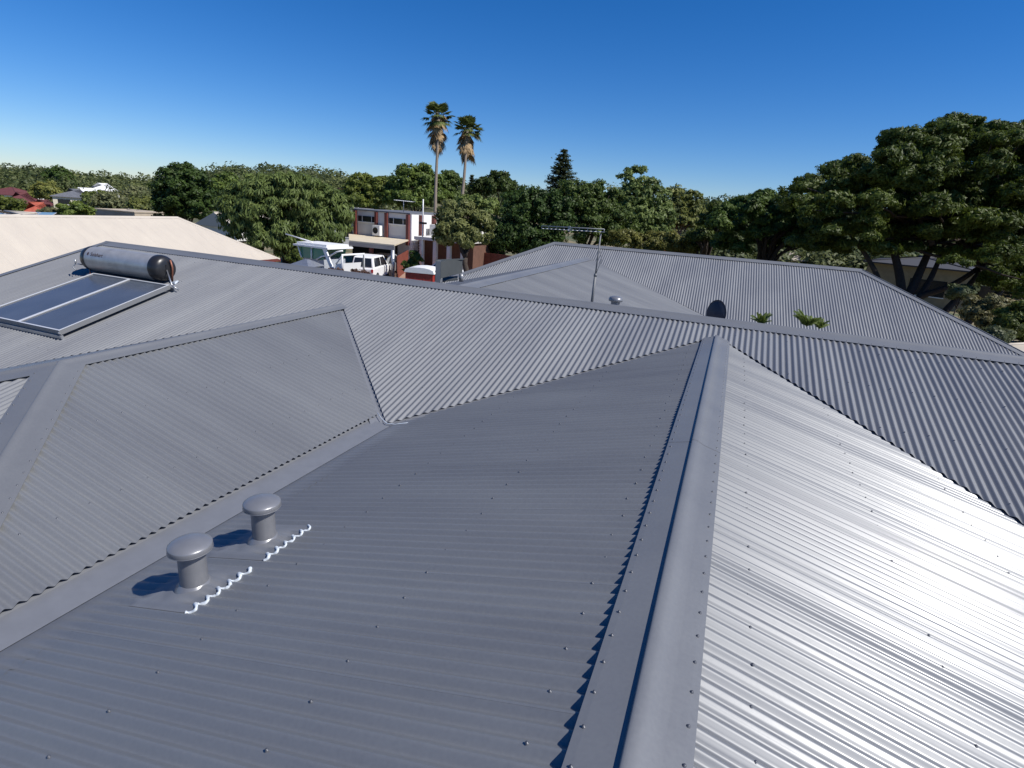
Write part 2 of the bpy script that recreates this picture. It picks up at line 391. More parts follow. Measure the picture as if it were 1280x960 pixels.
# valleys F
def valley(Pt, Pb, dA, dB, w=.13, label=None):
    """V shaped valley flashing: Pt top, Pb bottom, dA/dB unit plan vectors to each side with rise per metre r"""
    rows = []
    for P in (Pt, Pb):
        P = np.array(P, float)
        rows.append([P + np.array([dA[0] * w, dA[1] * w, dA[2] * w - .021]), P + np.array([0, 0, -.03]), P + np.array([dB[0] * w, dB[1] * w, dB[2] * w - .021])])
    return strip('valley_flashing', house, rows, FLASH, label)
r45 = T / sqrt(2); s2 = 1 / sqrt(2)
valley((xF, yJ, zF), (5.2, yJ - 5.233, zF - T * 5.233), (s2, s2, r45), (-s2, -s2, r45), label='valley flashing right of the foreground ridge')
valley((xF, yJ, zF), (xmid, ym, zmain(ym)), (-s2, s2, r45), (s2, -s2, r45), label='valley flashing left of the foreground ridge')
# wing B
xgut = -3.36; zgut = -2.505
roof_face('roof_face', house, [(xB, yB1 - .06), (xB, yB0), (-3.63, yB0 - (-3.63 - xB)), (-3.63, ym + .13)], (1, 0), zB, (xB, 0), T, seed=21, phase=.03, label='pale roof face of the left wing above the box gutter', every=3)
roof_face('roof_face', house, [(xB, yB1 - .06), (xB, yB0), (xB - (yB0 - YE), YE), (xB - (yB1 - YE) + .06, YE)], (-1, 0), zB, (xB, 0), T, seed=22, screws=False)
roof_face('roof_face', house, [(xB, yB0), (xB - (yB0 - YE), YE), (-3.5, YE), (-3.5, yB0 - (-3.5 - xB))], (0, -1), zB, (0, yB0), T, seed=23, label='hip end face of the left wing')
cap_run('ridge_cap', house, (xB, yB0, zB + .006), (xB, yB1 + .02, zB + .006), T, T, wing=.145, label='ridge capping of the left wing', screws=False)
q_ = 2.4
cap_run('hip_cap', house, (xB + q_, yB0 - q_, zB - T * q_ + .006), (xB, yB0, zB + .006), r45, r45, wing=.2, label='wide hip capping falling to the left edge')
cap_run('hip_cap', house, (xB - 4.7, yB0 - 4.7, zB - T * 4.7 + .006), (xB, yB0, zB + .006), r45, r45, wing=.2, label='hip capping on the far side of the left wing', screws=False)
valley((xB, yB1, zB), (xmid, ym, zmain(ym)), (s2, s2, r45), (-s2, -s2, r45), w=.16, label='valley flashing beside the left wing')
# box gutter between B and F
Fz = lambda x: zF + T * (x - xF)
strip('valley_flashing', house, [[(-3.75, y1, zB - T * (-3.75 - xB) - .045), (-3.63, y2, zB - T * (-3.63 - xB) - .040), (xgut, y3, zgut)]
      for y1, y2, y3, y4 in ((YE, YE, YE, YE), (ym + .1, ym + .02, ym, ym + .12))], FLASH, label='wide folded valley gutter between the left wing and the foreground roof')
def flat_end(m):
    y = YE; V = []; n = 0; xs = (-3.36, -3.31, -3.24, -3.17, -3.11, -3.05)
    while y < ym + .26:
        for i, x in enumerate(xs):
            q = cos(2 * pi * (-y - .02) / PITCH); k = (i / 5) ** 1.3
            x_ = x; yy = min(y, ym + .02 + max(0, (x + 3.36)))
            V.append((x_, yy, Fz(x_) + (-.5 * .0225) * (1 - k) + ((q * (1.12 - .12 * q * q) - 1) * .0225 / 2) * k - (.012 if i == 0 else .001)))
        y += PITCH / 10; n += 1
    m.add(V, [(a * 6 + b_, (a + 1) * 6 + b_, (a + 1) * 6 + b_ + 1, a * 6 + b_ + 1) for a in range(n - 1) for b_ in range(5)], 0, True)
part('valley_flashing', [ROOF], house, flat_end)['label'] = 'flattened lower ends of the shaded roof sheets'
# sealant at the valley junction
def sealbead(m, pts, r=.012):
    m.tube(pts, [r * random.uniform(.7, 1.3) for _ in pts], 7)
part('sealant', SIL, house, lambda m: sealbead(m, [(-3.62, ym + .12, -2.44), (-3.52, ym + .05, -2.462), (-3.40, ym - .02, -2.478), (-3.30, ym + .0, -2.476), (-3.2, ym + .03, -2.452), (-3.08, ym + .06, -2.425)], .006))['label'] = 'pale sealant smear at the valley corner'
# wing C
yCG = 19.7
roof_face('roof_face', house, [(xC, 9.55), (xC, yCG), (xC + 4.35, yCG - .583 * 4.35), (xC + 4.35, 13.95), ], (1, 0), zC, (xC, 0), T, seed=31, screws=False, samples=6, label='smooth looking roof face of the rear wing')
roof_face('roof_face', house, [(xC, 9.55), (xC, yCG), (xC - 4.35, yCG - .583 * 4.35), (xC - 4.35, 13.95), ], (-1, 0), zC, (xC, 0), T, seed=32, screws=False, samples=6)
cap_run('ridge_cap', house, (xC, 9.5, zC + .006), (xC, yCG + .05, zC + .006), T, T, wing=.22, screws=False, label='pale ridge capping of the rear wing')
# far wing G
gl = np.array([-6.30, 20.44]); gr = np.array([3.86, 20.93]); zG = -1.14; TG = .46
sg = (gr - gl) / np.linalg.norm(gr - gl); dg = np.array([sg[1], -sg[0]])
def Gp(a, b): return tuple(gl + sg * a + dg * b)
LG = np.linalg.norm(gr - gl); E = 4.6
gz_ = lambda p: zG - TG * ((p[0] - gl[0]) * dg[0] + (p[1] - gl[1]) * dg[1])
capx = on_plane(735, 322, (TG * dg[0], TG * dg[1], 1), zG + TG * (gl[0] * dg[0] + gl[1] * dg[1]))
vend = on_plane(878, 393, (TG * dg[0], TG * dg[1], 1), zG + TG * (gl[0] * dg[0] + gl[1] * dg[1]))
# left of C, above C, right of C
aC = (capx[:2] - gl) @ sg; bC = (capx[:2] - gl) @ dg
aV = (vend[:2] - gl) @ sg; bV = (vend[:2] - gl) @ dg
k_ = (E - bC) / (bV - bC); aE = aC + (aV - aC) * k_; aL = aC - (aV - aC) * k_
roof_face('roof_face', house, [Gp(0, 0), Gp(aC, 0), Gp(aC, bC), Gp(aL, E), Gp(-E, E)], tuple(dg), zG, tuple(gl), TG, seed=41, screws=False, samples=8, label='far wing roof face left of the rear ridge')
roof_face('roof_face', house, [Gp(aC, 0), Gp(LG, 0), Gp(LG + E, E), Gp(aE, E), Gp(aC, bC)], tuple(dg), zG, tuple(gl), TG, seed=42, screws=False, samples=8, label='far wing roof face with upright corrugations')
roof_face('roof_face', house, [Gp(0, 0), Gp(LG, 0), Gp(LG + E, -E), Gp(-E, -E)], tuple(-dg), zG, tuple(gl), TG, seed=43, screws=False, samples=5)
roof_face('roof_face', house, [Gp(0, 0), Gp(-E, E), Gp(-E, -E)], tuple(-sg), zG, tuple(gl), TG, seed=44, screws=False, samples=5)
roof_face('roof_face', house, [Gp(LG, 0), Gp(LG + E, E), Gp(LG + E, -E)], tuple(sg), zG, tuple(gr), TG, seed=45, screws=False, samples=5)
P3 = lambda p, dz=0: (p[0], p[1], gz_(p) + dz)
h3 = lambda a, b, dz=.006: (*Gp(a, b), zG - TG * max(abs(b), 0) + dz)
cap_run('ridge_cap', house, h3(0, 0), h3(LG, 0), TG, TG, wing=.16, screws=False, label='ridge capping of the far wing')
for (a0, s_) in ((0, -1), (LG, 1)):
    for b_ in (1, -1):
        cap_run('hip_cap', house, h3(a0 + s_ * E, b_ * E), h3(a0, 0), TG * s2, TG * s2, wing=.16, screws=False)
# walls, fascia
eaveG = zG - TG * E
def ring_wall(m, pts, z0, z1, t=.2):
    n = len(pts)
    for i in range(n):
        a = np.array(pts[i]); b = np.array(pts[(i + 1) % n]); d = (b - a) / np.linalg.norm(b - a); q = np.array([-d[1], d[0]]) * t
        m.prism([(*a, z0), (*b, z0), (*(b + q), z0), (*(a + q), z0)], (0, 0, z1 - z0))
part('wall', BRICK, house, lambda m: ring_wall(m, [Gp(-E + .6, E - .6), Gp(LG + E - .6, E - .6), Gp(LG + E - .6, -E + .6), Gp(-E + .6, -E + .6)], -H, eaveG - .05))
def walls_main(m):
    zl = zmain(YE) - .05
    m.box((xg + .1, YE + .5, -H), (xB - 4.9, YE + .7, zl))
    m.prism([(xg + .1, YE + .5, -H), (xg + .1, YN - .5, -H), (xg + .1, YN - .5, zA - T * (YN - .5 - yA) - .1), (xg + .1, yA, zA - .1), (xg + .1, YE + .5, zmain(YE + .5) - .1)], (.2, 0, 0))
    m.box((xg + .1, YN - .7, -H), (XR + 3.2, YN - .5, zA - T * (YN - .5 - yA) - .15))
    m.box((XR + 3.0, 2.6, -H), (XR + 3.2, YN - .7, zmain(2.6) - .15))
    m.box((4.8, YF + .4, -H), (5.0, 3.2, zF - T * 5.2 - .03)); m.box((-3.2, YF + .4, -H), (-3.0, YE, zF - T * 3.3 - .05))
    m.prism([(-3.2, YF + .3, -H), (4.8, YF + .3, -H), (4.8, YF + .3, zF - T * 4.8 - .1), (xF, YF + .3, zF - .1), (-3.2, YF + .3, Fz(-3.2) - .1)], (0, .2, 0))
part('wall', BRICK, house, walls_main)
def gutters(m):
    for a, b in ((Gp(-E, E), Gp(LG + E, E)), (Gp(LG + E, E), Gp(LG + E, -E)), (Gp(LG + E, -E), Gp(-E, -E)), (Gp(-E, -E), Gp(-E, E))):
        a = np.array(a); b = np.array(b); d = (b - a) / np.linalg.norm(b - a); o = np.array([d[1], -d[0]]) * .12
        c = (a + b) / 2
        m.obox((*c, eaveG - .07), (*(d * np.linalg.norm(b - a) / 2), 0), (*(o * .6), 0), (0, 0, .06))
part('gutter', CAP, house, gutters)

# ---------------------------------------------------------------- roof vents
nL = np.array([-T, 0, 1]); nL /= np.linalg.norm(nL)
def roof_vent(px, py, y_, label, group='round roof vents'):
    # base centre on the shaded face
    B0 = np.array([px, py, Fz(px)])
    v = thing('roof_vent', label, 'vent', B0, group)
    part('pipe', PVC, v, lambda m: m.lathe(B0, [(.076, -.06), (.076, .275)], seg=36))
    def cap(m):
        m.lathe(B0, [(.08, .262), (.114, .262), (.1175, .264), (.1185, .268), (.1190, .292), (.1175, .297), (.113, .301), (.100, .310), (.082, .3175), (.055, .325), (.03, .3285), (.001, .330)], seg=44)
        m.lathe(B0, [(.1195, .262), (.1215, .264), (.1195, .267)], seg=44)
    part('cap', PVC, v, cap)
    part('collar', PVC, v, lambda m: m.lathe(B0, [(.112, -.012), (.105, .010), (.090, .026), (.081, .040), (.0765, .044)], seg=36))
    # dressed flashing sheet lying over the corrugations, wavy lower edge toward the ridge
    def fl(m):
        nx, ny = 28, 40; V = []
        w, l = .215, .30
        for i in range(nx + 1):
            for j in range(ny + 1):
                u = -w + 2 * w * j / ny          # along y
                s = -l + (l + .20) * i / nx      # along x (down slope negative)
                x = px + s; y = py + u
                q = cos(2 * pi * ((-(y)) - .02) / PITCH)
                prof = (q - 1) * .0225 / 2
                r = math.hypot(s, u); edge = min(1, max(0, (max(abs(u) / w, abs(s + .05) / .25) - .68) / .32))
                dome = max(0, 1 - (r / .17) ** 2) * .02
                if s > 0: edge = max(edge, min(1, s / .2))
                z = Fz(x) + prof * edge * .93 + .003 + dome
                V.append((x, y, z))
        m.add(V, [(i * (ny + 1) + j, (i + 1) * (ny + 1) + j, (i + 1) * (ny + 1) + j + 1, i * (ny + 1) + j + 1) for i in range(nx) for j in range(ny)], 0, True)
    part('flashing', FLASH, v, fl)
    def bead(m):
        pts = []; n = 90
        for i in range(n + 1):
            u = -.215 + .43 * i / n; y = py + u
            ph = 2 * pi * ((-y) - .02) / PITCH; q = cos(ph)
            x = px + .205 + .022 * sin(ph) + random.uniform(-.002, .002)
            pts.append((x, y, Fz(x) + (q - 1) * .0225 / 2 + .004))
        m.tube(pts, [random.uniform(.007, .0135) for _ in pts], 7)
    part('sealant_bead', SIL, v, bead)
    return v
vb = on_plane(244, 733, (-T, 0, 1), zF - T * xF); roof_vent(vb[0], vb[1], 0, 'grey mushroom capped roof vent, nearest the left bottom of the roof')
vb = on_plane(331, 675, (-T, 0, 1), zF - T * xF); roof_vent(vb[0], vb[1], 0, 'grey mushroom capped roof vent just behind the nearest one')
# far vent on the rear wing
nC = (T, 0, 1); cC = zC + T * xC
b = on_y(768, 388, 9.85); b = np.array([b[0], 9.85, zA - T * (9.85 - yA)])
v = thing('roof_vent', 'small grey roof vent behind the main ridge right of the antenna mast', 'vent', b, 'round roof vents')
vt_ = on_y(768, 374, 9.85)[2] - b[2]
part('pipe', PVC, v, lambda m: m.lathe(b, [(.078, -.1), (.078, vt_)], seg=24))
part('cap', PVC, v, lambda m: m.lathe(b, [(.085, vt_ - .03), (.122, vt_ - .03), (.125, vt_), (.11, vt_ + .035), (.06, vt_ + .055), (.001, vt_ + .06)], seg=28))
# ---------------------------------------------------------------- TV antenna on the rear wing
b = on_y(739.3, 382, 9.42); b[2] = zA - T * (9.42 - yA)
ant = thing('tv_antenna', 'tall thin tv antenna mast with long horizontal boom behind the main ridge', 'antenna', b)
d0 = b[1]
top = on_y(751, 292, d0 + .12); low = b
kn = low + (top - low) * .42
DULL = mat('dull_grey_tube', (.16, .165, .17), .6, .2)
part('mast', DULL, ant, lambda m: (m.tube([low - np.array([0, 0, .05]), kn], .024, 10), m.tube([kn, top], .013, 8)))
part('stay', DULL, ant, lambda m: (m.tube([kn, on_y(752, 325, d0 + .1), top + (low - top) * .15], .005, 6), m.tube([kn + np.array([0, 0, -.02]), kn + np.array([0, 0, .03])], .028, 8)))
boomA = on_y(677, 285.5, d0 + .5); boomB = on_y(755, 290, d0 + .1)
def boom(m):
    up = np.array([0, 0, .045])
    m.tube([boomA, boomB], .009, 6); m.tube([boomA + up, boomB + up], .009, 6)
    for k in (0, .12, .25, .38, .5, .62, .75, .88, 1.0):
        p = boomA + (boomB - boomA) * k
        m.tube([p, p + up], .006, 6)
    m.obox(boomA + (boomB - boomA) * .46 + up * .5, (.016, 0, 0), (0, .016, 0), (0, 0, .045))
part('boom', mat('weathered_aluminium', (.30, .31, .31), .55, .4), ant, boom)
def rods(m):
    dr = (boomB - boomA); dr /= np.linalg.norm(dr); sd = np.array([dr[1], -dr[0], 0])
    for k in np.linspace(.05, .97, 14):
        p = boomA + (boomB - boomA) * k; l = .07 + .03 * k
        m.tube([p - sd * l, p + sd * l], .0035, 5)
part('elements', STEEL, ant, rods)
# ---------------------------------------------------------------- satellite dish behind the ridge
dc = on_y(893.5, 392.5, 9.9)
dish = thing('satellite_dish', 'dark oval satellite dish back showing above the main ridge', 'satellite dish', (dc[0], dc[1], zA - T * (9.9 - yA)))
ax = np.array([.45, .85, .38]); ax /= np.linalg.norm(ax)
dax = np.array([.42, 1, .0]); dax /= np.linalg.norm(dax)
def dishm(m):
    a = np.cross(dax, (0, 0, 1)); a /= np.linalg.norm(a); bb = np.cross(a, dax)
    V = []; seg = 40; rr = [0, .3, .6, .85, 1.0]
    for side in (0, .012):
        for r in rr:
            for k in range(seg):
                V.append(dc + dax * (.05 * r * r + side) + r * (.172 * cos(2 * pi * k / seg) * a + .235 * sin(2 * pi * k / seg) * bb))
    n = len(rr); F = []
    for s_ in range(2):
        for i in range(n - 1):
            for k in range(seg):
                q = [s_ * n * seg + i * seg + k, s_ * n * seg + i * seg + (k + 1) % seg, s_ * n * seg + (i + 1) * seg + (k + 1) % seg, s_ * n * seg + (i + 1) * seg + k]
                F.append(tuple(q if s_ else q[::-1]))
    for k in range(seg): F.append(((n - 1) * seg + k, (n - 1) * seg + (k + 1) % seg, n * seg + (n - 1) * seg + (k + 1) % seg, n * seg + (n - 1) * seg + k))
    m.add(V, F, 0, True)
part('reflector', DISH, dish, dishm)
part('mount', STEEL, dish, lambda m: (m.tube([(dc[0] + .04, dc[1] + .12, zA - T * (9.98 - yA) - .02), (dc[0] + .04, dc[1] + .12, dc[2] - .12), dc + dax * .05 - np.array([0, 0, .05])], .02, 8), m.tube([dc + dax * .07 - np.array([0, 0, .2]), dc + dax * .38 - np.array([0, 0, .1])], .012, 6), m.lathe(dc + dax * .38 - np.array([0, 0, .1]), [(.001, -.04), (.03, -.03), (.03, .04), (.001, .05)], seg=12)))
# ---------------------------------------------------------------- solar water heater
nM = (0, -T, 1); cM = zF - T * yJ
Mz = lambda y: zmain(y)
sd = np.array([0, cos(radians(14.97)), sin(radians(14.97))]); sn = np.array([0, -sin(radians(14.97)), cos(radians(14.97))])
sol = thing('solar_water_heater', 'solar hot water unit with horizontal silver tank above two dark glass collectors', 'solar heater', (-10.9, 6.3, Mz(6.3)))
def Sp(x, y, h=0): return np.array([x, y, Mz(y)]) + sn * h
px0, px1, py0, py1 = -11.62, -9.56, 5.38, 7.32
mid_ = (px0 + px1) / 2
for (a, b_) in ((px0, mid_ - .004), (mid_ + .004, px1)):
    def fr(m):
        w = .035; h0, h1 = .055, .13
        def bar(xa, xb, ya, yb, h1=h1):
            P = [Sp(xa, ya, h0), Sp(xb, ya, h0), Sp(xb, yb, h0), Sp(xa, yb, h0)]
            m.prism(P, sn * (h1 - h0))
        bar(a, a + w, py0, py1); bar(b_ - w, b_, py0, py1); bar(a + w, b_ - w, py0, py0 + w); bar(a + w, b_ - w, py1 - w, py1)
        m.prism([Sp(a + .01, py0 + .01, .045), Sp(b_ - .01, py0 + .01, .045), Sp(b_ - .01, py1 - .01, .045), Sp(a + .01, py1 - .01, .045)], sn * .02)
    def trim(m):
        w = .022
        for xa, xb, ya, yb in ((a, a + w, py0, py1), (b_ - w, b_, py0, py1), (a + w, b_ - w, py0, py0 + w), (a + w, b_ - w, py1 - w, py1)):
            m.prism([Sp(xa, ya, .131), Sp(xb, ya, .131), Sp(xb, yb, .131), Sp(xa, yb, .131)], sn * .006)
    pan = part('collector_panel', mat('grey_collector_case', (.20, .205, .21), .5, .2), sol, fr)
    part('trim', ALU, pan, trim)
    part('glass', COLG, pan, lambda m: m.prism([Sp(a + .035, py0 + .035, .07), Sp(b_ - .035, py0 + .035, .07), Sp(b_ - .035, py1 - .035, .07), Sp(a + .035, py1 - .035, .07)], sn * .05))
part('support_rail', STEEL, sol, lambda m: (m.prism([Sp(px0 - .05, py0 - .03, .0), Sp(px1 + .03, py0 - .03, .0), Sp(px1 + .03, py0 + .01, .0), Sp(px0 - .05, py0 + .01, .0)], sn * .05)))
part('support_rail', STEEL, sol, lambda m: (m.prism([Sp(px0 - .3, py1 + .03, .0), Sp(px1 + .03, py1 + .03, .0), Sp(px1 + .03, py1 + .07, .0), Sp(px0 - .3, py1 + .07, .0)], sn * .06))) 
part('pipe_stub', STEEL, sol, lambda m: (m.tube([Sp(px1 + .0, py0 - .012, .10), Sp(px1 - .012 + .03, py0 - .012, .10)], .018, 10)))
tc_ = Sp(0, 7.68, .262); ty, tz = tc_[1], tc_[2]; TR = .245; tx0, tx1 = -12.02, -10.16
tank = part('tank', TANKM, sol, lambda m: m.lathe((tx0, ty, tz), [(TR, 0), (TR, tx1 - tx0)], (1, 0, 0), 56))
def endcap(m, x, s):
    m.lathe((x, ty, tz), [(TR + .004, -.04 * s), (TR + .006, .0), (TR + .002, .05 * s), (TR * .94, .10 * s), (TR * .80, .15 * s), (TR * .5, .17 * s), (.001, .175 * s)], (1, 0, 0), 48)
for x, s in ((tx0, -1), (tx1, 1)):
    c = part('end_cap', BLACKP, sol, lambda m: endcap(m, x, s))
def recess(m):
    m.obox((tx1 + .165, ty + .02, tz + .0), (.02, 0, 0), (0, .05, 0), (0, 0, .08))
part('valve_cover', BLACKP, sol, recess)
part('pipe', COPPER, sol, lambda m: (m.tube([(tx1 + .2, ty + .06, tz + .17), (tx1 + .22, ty + .07, tz + .02), (tx1 + .2, ty + .05, Mz(ty) + .03)], .018, 8)))
part('pipe', COPPER, sol, lambda m: (m.tube([Sp(px0 - .12, 5.8, .02), Sp(px0 - .12, 6.4, .02), Sp(px0 - .12, 7.3, .03), (tx0 - .1, 7.55, tz - .12)], .014, 8)))
part('strut', STEEL, sol, lambda m: (m.tube([(tx1 + .18, ty - .02, tz - .02), Sp(px1 + .04, py1 + .02, .12)], .012, 8), m.tube([Sp(px1 + .04, py1 + .02, .12), Sp(px1 + .12, py1 + .06, .02)], .015, 8)))
part('valve', STEEL, sol, lambda m: (m.tube([(tx0 - .12, ty - .18, tz - .12), (tx0 - .2, ty - .26, tz - .1), (tx0 - .24, ty - .3, tz - .17), (tx0 - .16, ty - .3, tz - .22)], .011, 8),
     m.tube([(tx0 - .2, ty - .26, tz - .1), (tx0 - .2, ty - .26, tz - .02)], .016, 8)))
part('sealant', SIL, sol, lambda m: m.tube([Sp(tx1 + .24, 7.62, .01), Sp(tx1 + .3, 7.7, .012), Sp(tx1 + .33, 7.6, .01)], [.02, .028, .016], 8))
# lettering on the tank
fc = bpy.data.curves.new('lettering', 'FONT'); fc.body = 'Solahart'; fc.size = .105; fc.extrude = 0; fc.offset = .0012; fc.space_character = 1.02
fo = bpy.data.objects.new('lettering_curve', fc); COL.objects.link(fo)
dg_ = bpy.context.evaluated_depsgraph_get(); me = bpy.data.meshes.new_from_object(fo.evaluated_get(dg_)); bpy.data.objects.remove(fo)
org = np.array(sol['rel'][:])
import bmesh
ink = mat('dark_brown_lettering', (.06, .03, .025), .5)
def wrap_on_tank(bm, me, name):
    for v_ in bm.verts:
        X = -11.80 + v_.co.x; s_ = v_.co.y
        th = radians(158) - s_ / TR       # angle round the tank, measured from +y upward
        v_.co = Vector((X - org[0], ty + (TR + .0025) * cos(th) - org[1], tz + (TR + .0025) * sin(th) - org[2]))
    bm.to_mesh(me); bm.free(); me.materials.clear(); me.materials.append(ink)
    lo = bpy.data.objects.new(name, me); COL.objects.link(lo); lo.parent = tank
bm = bmesh.new(); bm.from_mesh(me); bmesh.ops.subdivide_edges(bm, edges=bm.edges, cuts=2)
wrap_on_tank(bm, me, 'lettering')
bm = bmesh.new()
bm.faces.new([bm.verts.new((-.075 + .03 * cos(a) * (1 if i % 2 else .62), .037 + .042 * sin(a) * (1 if i % 2 else .62), 0)) for i, a in enumerate(np.linspace(0, 2 * pi, 16, endpoint=False))])
wrap_on_tank(bm, bpy.data.meshes.new('emblem'), 'emblem')
# ---------------------------------------------------------------- boxed unit and cowl behind the ridge
bx = on_y(551, 350, 10.6)
zb0 = on_y(551, 355, 10.6)[2]
box = thing('roof_box', 'dark grey metal roof box on legs behind the main ridge below the white utility', 'roof box', (bx[0], 10.6, zb0))
A1 = on_y(551.0, 326.5, 10.6); A2 = on_y(551.0, 348, 10.6); C1 = on_y(577.5, 324.5, 11.4); C2 = on_y(577.5, 341, 11.4)
side = np.array([-.11, -.02, 0])
part('panel', BOXG, box, lambda m: m.prism([A2, C2, C1, A1], (-.04, .10, 0)))
part('side_plate', mat('light_grey_plate', (.2, .21, .21), .5), box, lambda m: m.prism([A1 + (0, -.01, 0), A2 + (0, -.01, -.12), A2 + side + (0, -.01, -.14), A1 + side + (0, -.01, 0)], (-.04, .10, 0)))
part('lid', BOXG, box, lambda m: m.prism([A1 + side * 1.1 + (0, -.03, 0), C1 + (.03, -.03, 0), C1 + (0, .12, 0), A1 + side * 1.1 + (0, .12, 0)], (0, 0, .02)))
part('leg', PVC, box, lambda m: m.tube([on_y(576.5, 352, 11.3), on_y(576.5, 342, 11.3)], .05, 14))
part('base', BOXG, box, lambda m: m.prism([on_y(553, 352.5, 10.9), on_y(572, 350.5, 11.1), on_y(572, 346.5, 11.5), on_y(553, 348, 11.2)], (0, 0, .03)))  # dark slab in the open gap, standing for the shadow below the box

# ================================================================= vegetation tools
def quads(V, name, material, parent):
    n = len(V) // 4
    me = bpy.data.meshes.new(name); me.vertices.add(len(V)); me.vertices.foreach_set('co', V.astype(np.float32).ravel())
    me.loops.add(len(V)); me.loops.foreach_set('vertex_index', np.arange(len(V), dtype=np.int32))
    me.polygons.add(n); me.polygons.foreach_set('loop_start', np.arange(0, len(V), 4, dtype=np.int32))
    me.polygons.foreach_set('loop_total', np.full(n, 4, np.int32)); me.update(calc_edges=True); me.validate()
    me.materials.append(material)
    o = bpy.data.objects.new(name, me); COL.objects.link(o)
    if parent: o.parent = parent
    return o
def leafset(P, N, size, elong=1.6, droop=0., r=rng):
    """diamond leaves at P with facing N"""
    n = len(P)
    N = N / (np.linalg.norm(N, axis=1)[:, None] + 1e-6) + r.normal(0, .38, (n, 3)); N /= np.linalg.norm(N, axis=1)[:, None]
    A = r.normal(0, 1, (n, 3)); A[:, 2] = A[:, 2] * (1 - droop) - droop * 2.2
    A -= N * (A * N).sum(1)[:, None]; A /= (np.linalg.norm(A, axis=1)[:, None] + 1e-9)
    B = np.cross(N, A); s = size * r.uniform(.6, 1.35, (n, 1))
    a = A * s * elong * .5; b = B * s * .5
    return np.stack([P - a, P + b * .9 + a * .1, P + a, P - b * .9 + a * .1], 1).reshape(-1, 3)
def crown_points(blobs, n, clump=.35, r=rng, under=.25, gap=.0):
    """blobs: (centre, radii). points gathered in clumps over the blobs' shells"""
    w = np.array([b[1][0] * b[1][2] + b[1][0] * b[1][1] for b in blobs]); w /= w.sum()
    P = []; N = []
    for (c, rad), ww in zip(blobs, w):
        k = int(n * ww); c = np.array(c); rad = np.array(rad, float)
        nc = max(int(10 * (rad.prod() ** (2 / 3)) / (clump ** 2) * .5), 8); nc = min(nc, 600)
        D = r.normal(0, 1, (nc, 3)); D /= np.linalg.norm(D, axis=1)[:, None]
        D[:, 2] = np.where(D[:, 2] < -under, -D[:, 2] * r.uniform(0, 1, nc), D[:, 2])
        rr = r.uniform(.45, 1.05, nc) ** .6
        lump = 1 + .10 * np.sin(D[:, 0] * 7 + c[0]) * np.sin(D[:, 1] * 6 + c[1]) + .10 * np.sin(D[:, 2] * 9 + c[0])
        CC = c + D * rad * (rr * lump)[:, None]
        ci = r.integers(0, nc, k); cs = clump * r.uniform(.6, 1.3, nc)
        off = r.normal(0, 1, (k, 3)); off /= np.linalg.norm(off, axis=1)[:, None]; off *= (r.uniform(0, 1, (k, 1)) ** .45)
        off[:, 2] *= .62
        P.append(CC[ci] + off * cs[ci][:, None]); off /= (np.linalg.norm(off, axis=1)[:, None] + 1e-6); nn = off * .9 + D[ci] * .7 + np.array([0, 0, .3]); N.append(nn)
    return np.concatenate(P), np.concatenate(N)
def px_blobs(lst, depth, thick=.8):
    out = []
    for b in lst:
        x, y, rx, ry = b[:4]; d = depth + (b[4] if len(b) > 4 else 0)
        c = at(x, y, d); k = d / f_px
        out.append((c, (rx * k, rx * k * thick, ry * k)))
    return out
def limb_pts(a, b, r, sag=.0, n=6, wob=.08):
    a = np.array(a, float); b = np.array(b, float); L = np.linalg.norm(b - a); out = []
    for i in range(n + 1):
        t_ = i / n; p = a + (b - a) * t_
        p = p + np.array([r.normal() * wob * L * .3, r.normal() * wob * L * .3, -sag * L * 4 * t_ * (1 - t_)]) * (0 if i in (0, n) else 1)
        out.append(p)
    return out
def tree(name, label, cat, blobs, leaf, n, size, clump=.35, bark=None, trunk_r=.22, base=None, group=None, elong=1.6, droop=0, under=.25, seed=1, thick=.8, limbs=6, split=.35):
    r = np.random.default_rng(seed)
    cs = np.array([b[0] for b in blobs]); w = np.array([b[1][0] for b in blobs]); cen = (cs * w[:, None]).sum(0) / w.sum()
    if base is None: base = np.array([cen[0], cen[1], gz(cen[0], cen[1])])
    base = np.array(base, float)
    t_ = thing(name, label, cat, base, group)
    low = min(b[0][2] - b[1][2] for b in blobs)
    m = MB()
    fork = base + (cen - base) * split; fork[2] = base[2] + max((low - base[2]) * .8, (cen[2] - base[2]) * split)
    m.tube(limb_pts(base - np.array([0, 0, .1]), fork, r), np.linspace(trunk_r * 1.2, trunk_r * .8, 7), 9)
    order = np.argsort(-w)[:limbs]
    for i in order:
        e_ = cs[i] + np.array([0, 0, blobs[i][1][2] * .2])
        m.tube(limb_pts(fork, e_, r), np.linspace(trunk_r * .6, trunk_r * .15, 7), 6)
        for k in range(3):
            q = fork + (e_ - fork) * .6; d = r.normal(0, 1, 3); d /= np.linalg.norm(d); d[2] = abs(d[2])
            m.tube(limb_pts(q, cs[i] + d * np.array(blobs[i][1]) * .8, r), np.linspace(trunk_r * .3, trunk_r * .06, 7), 5)
    m.build('trunk', bark or BARK, t_)
    P, N = crown_points(blobs, n, clump, r, under)
    lv = leaf.copy()
    for nd in lv.node_tree.nodes:
        if nd.type == 'MIX':
            kk = r.uniform(.78, 1.28); hu = r.uniform(-.16, .2)
            for ii in (6, 7):
                c_ = nd.inputs[ii].default_value; nd.inputs[ii].default_value = (c_[0] * kk * (1 + hu), c_[1] * kk, c_[2] * kk * (1 - hu * .5), 1)
    quads(leafset(P, N, size, elong, droop, r) - base, 'crown', lv, t_)
    return t_
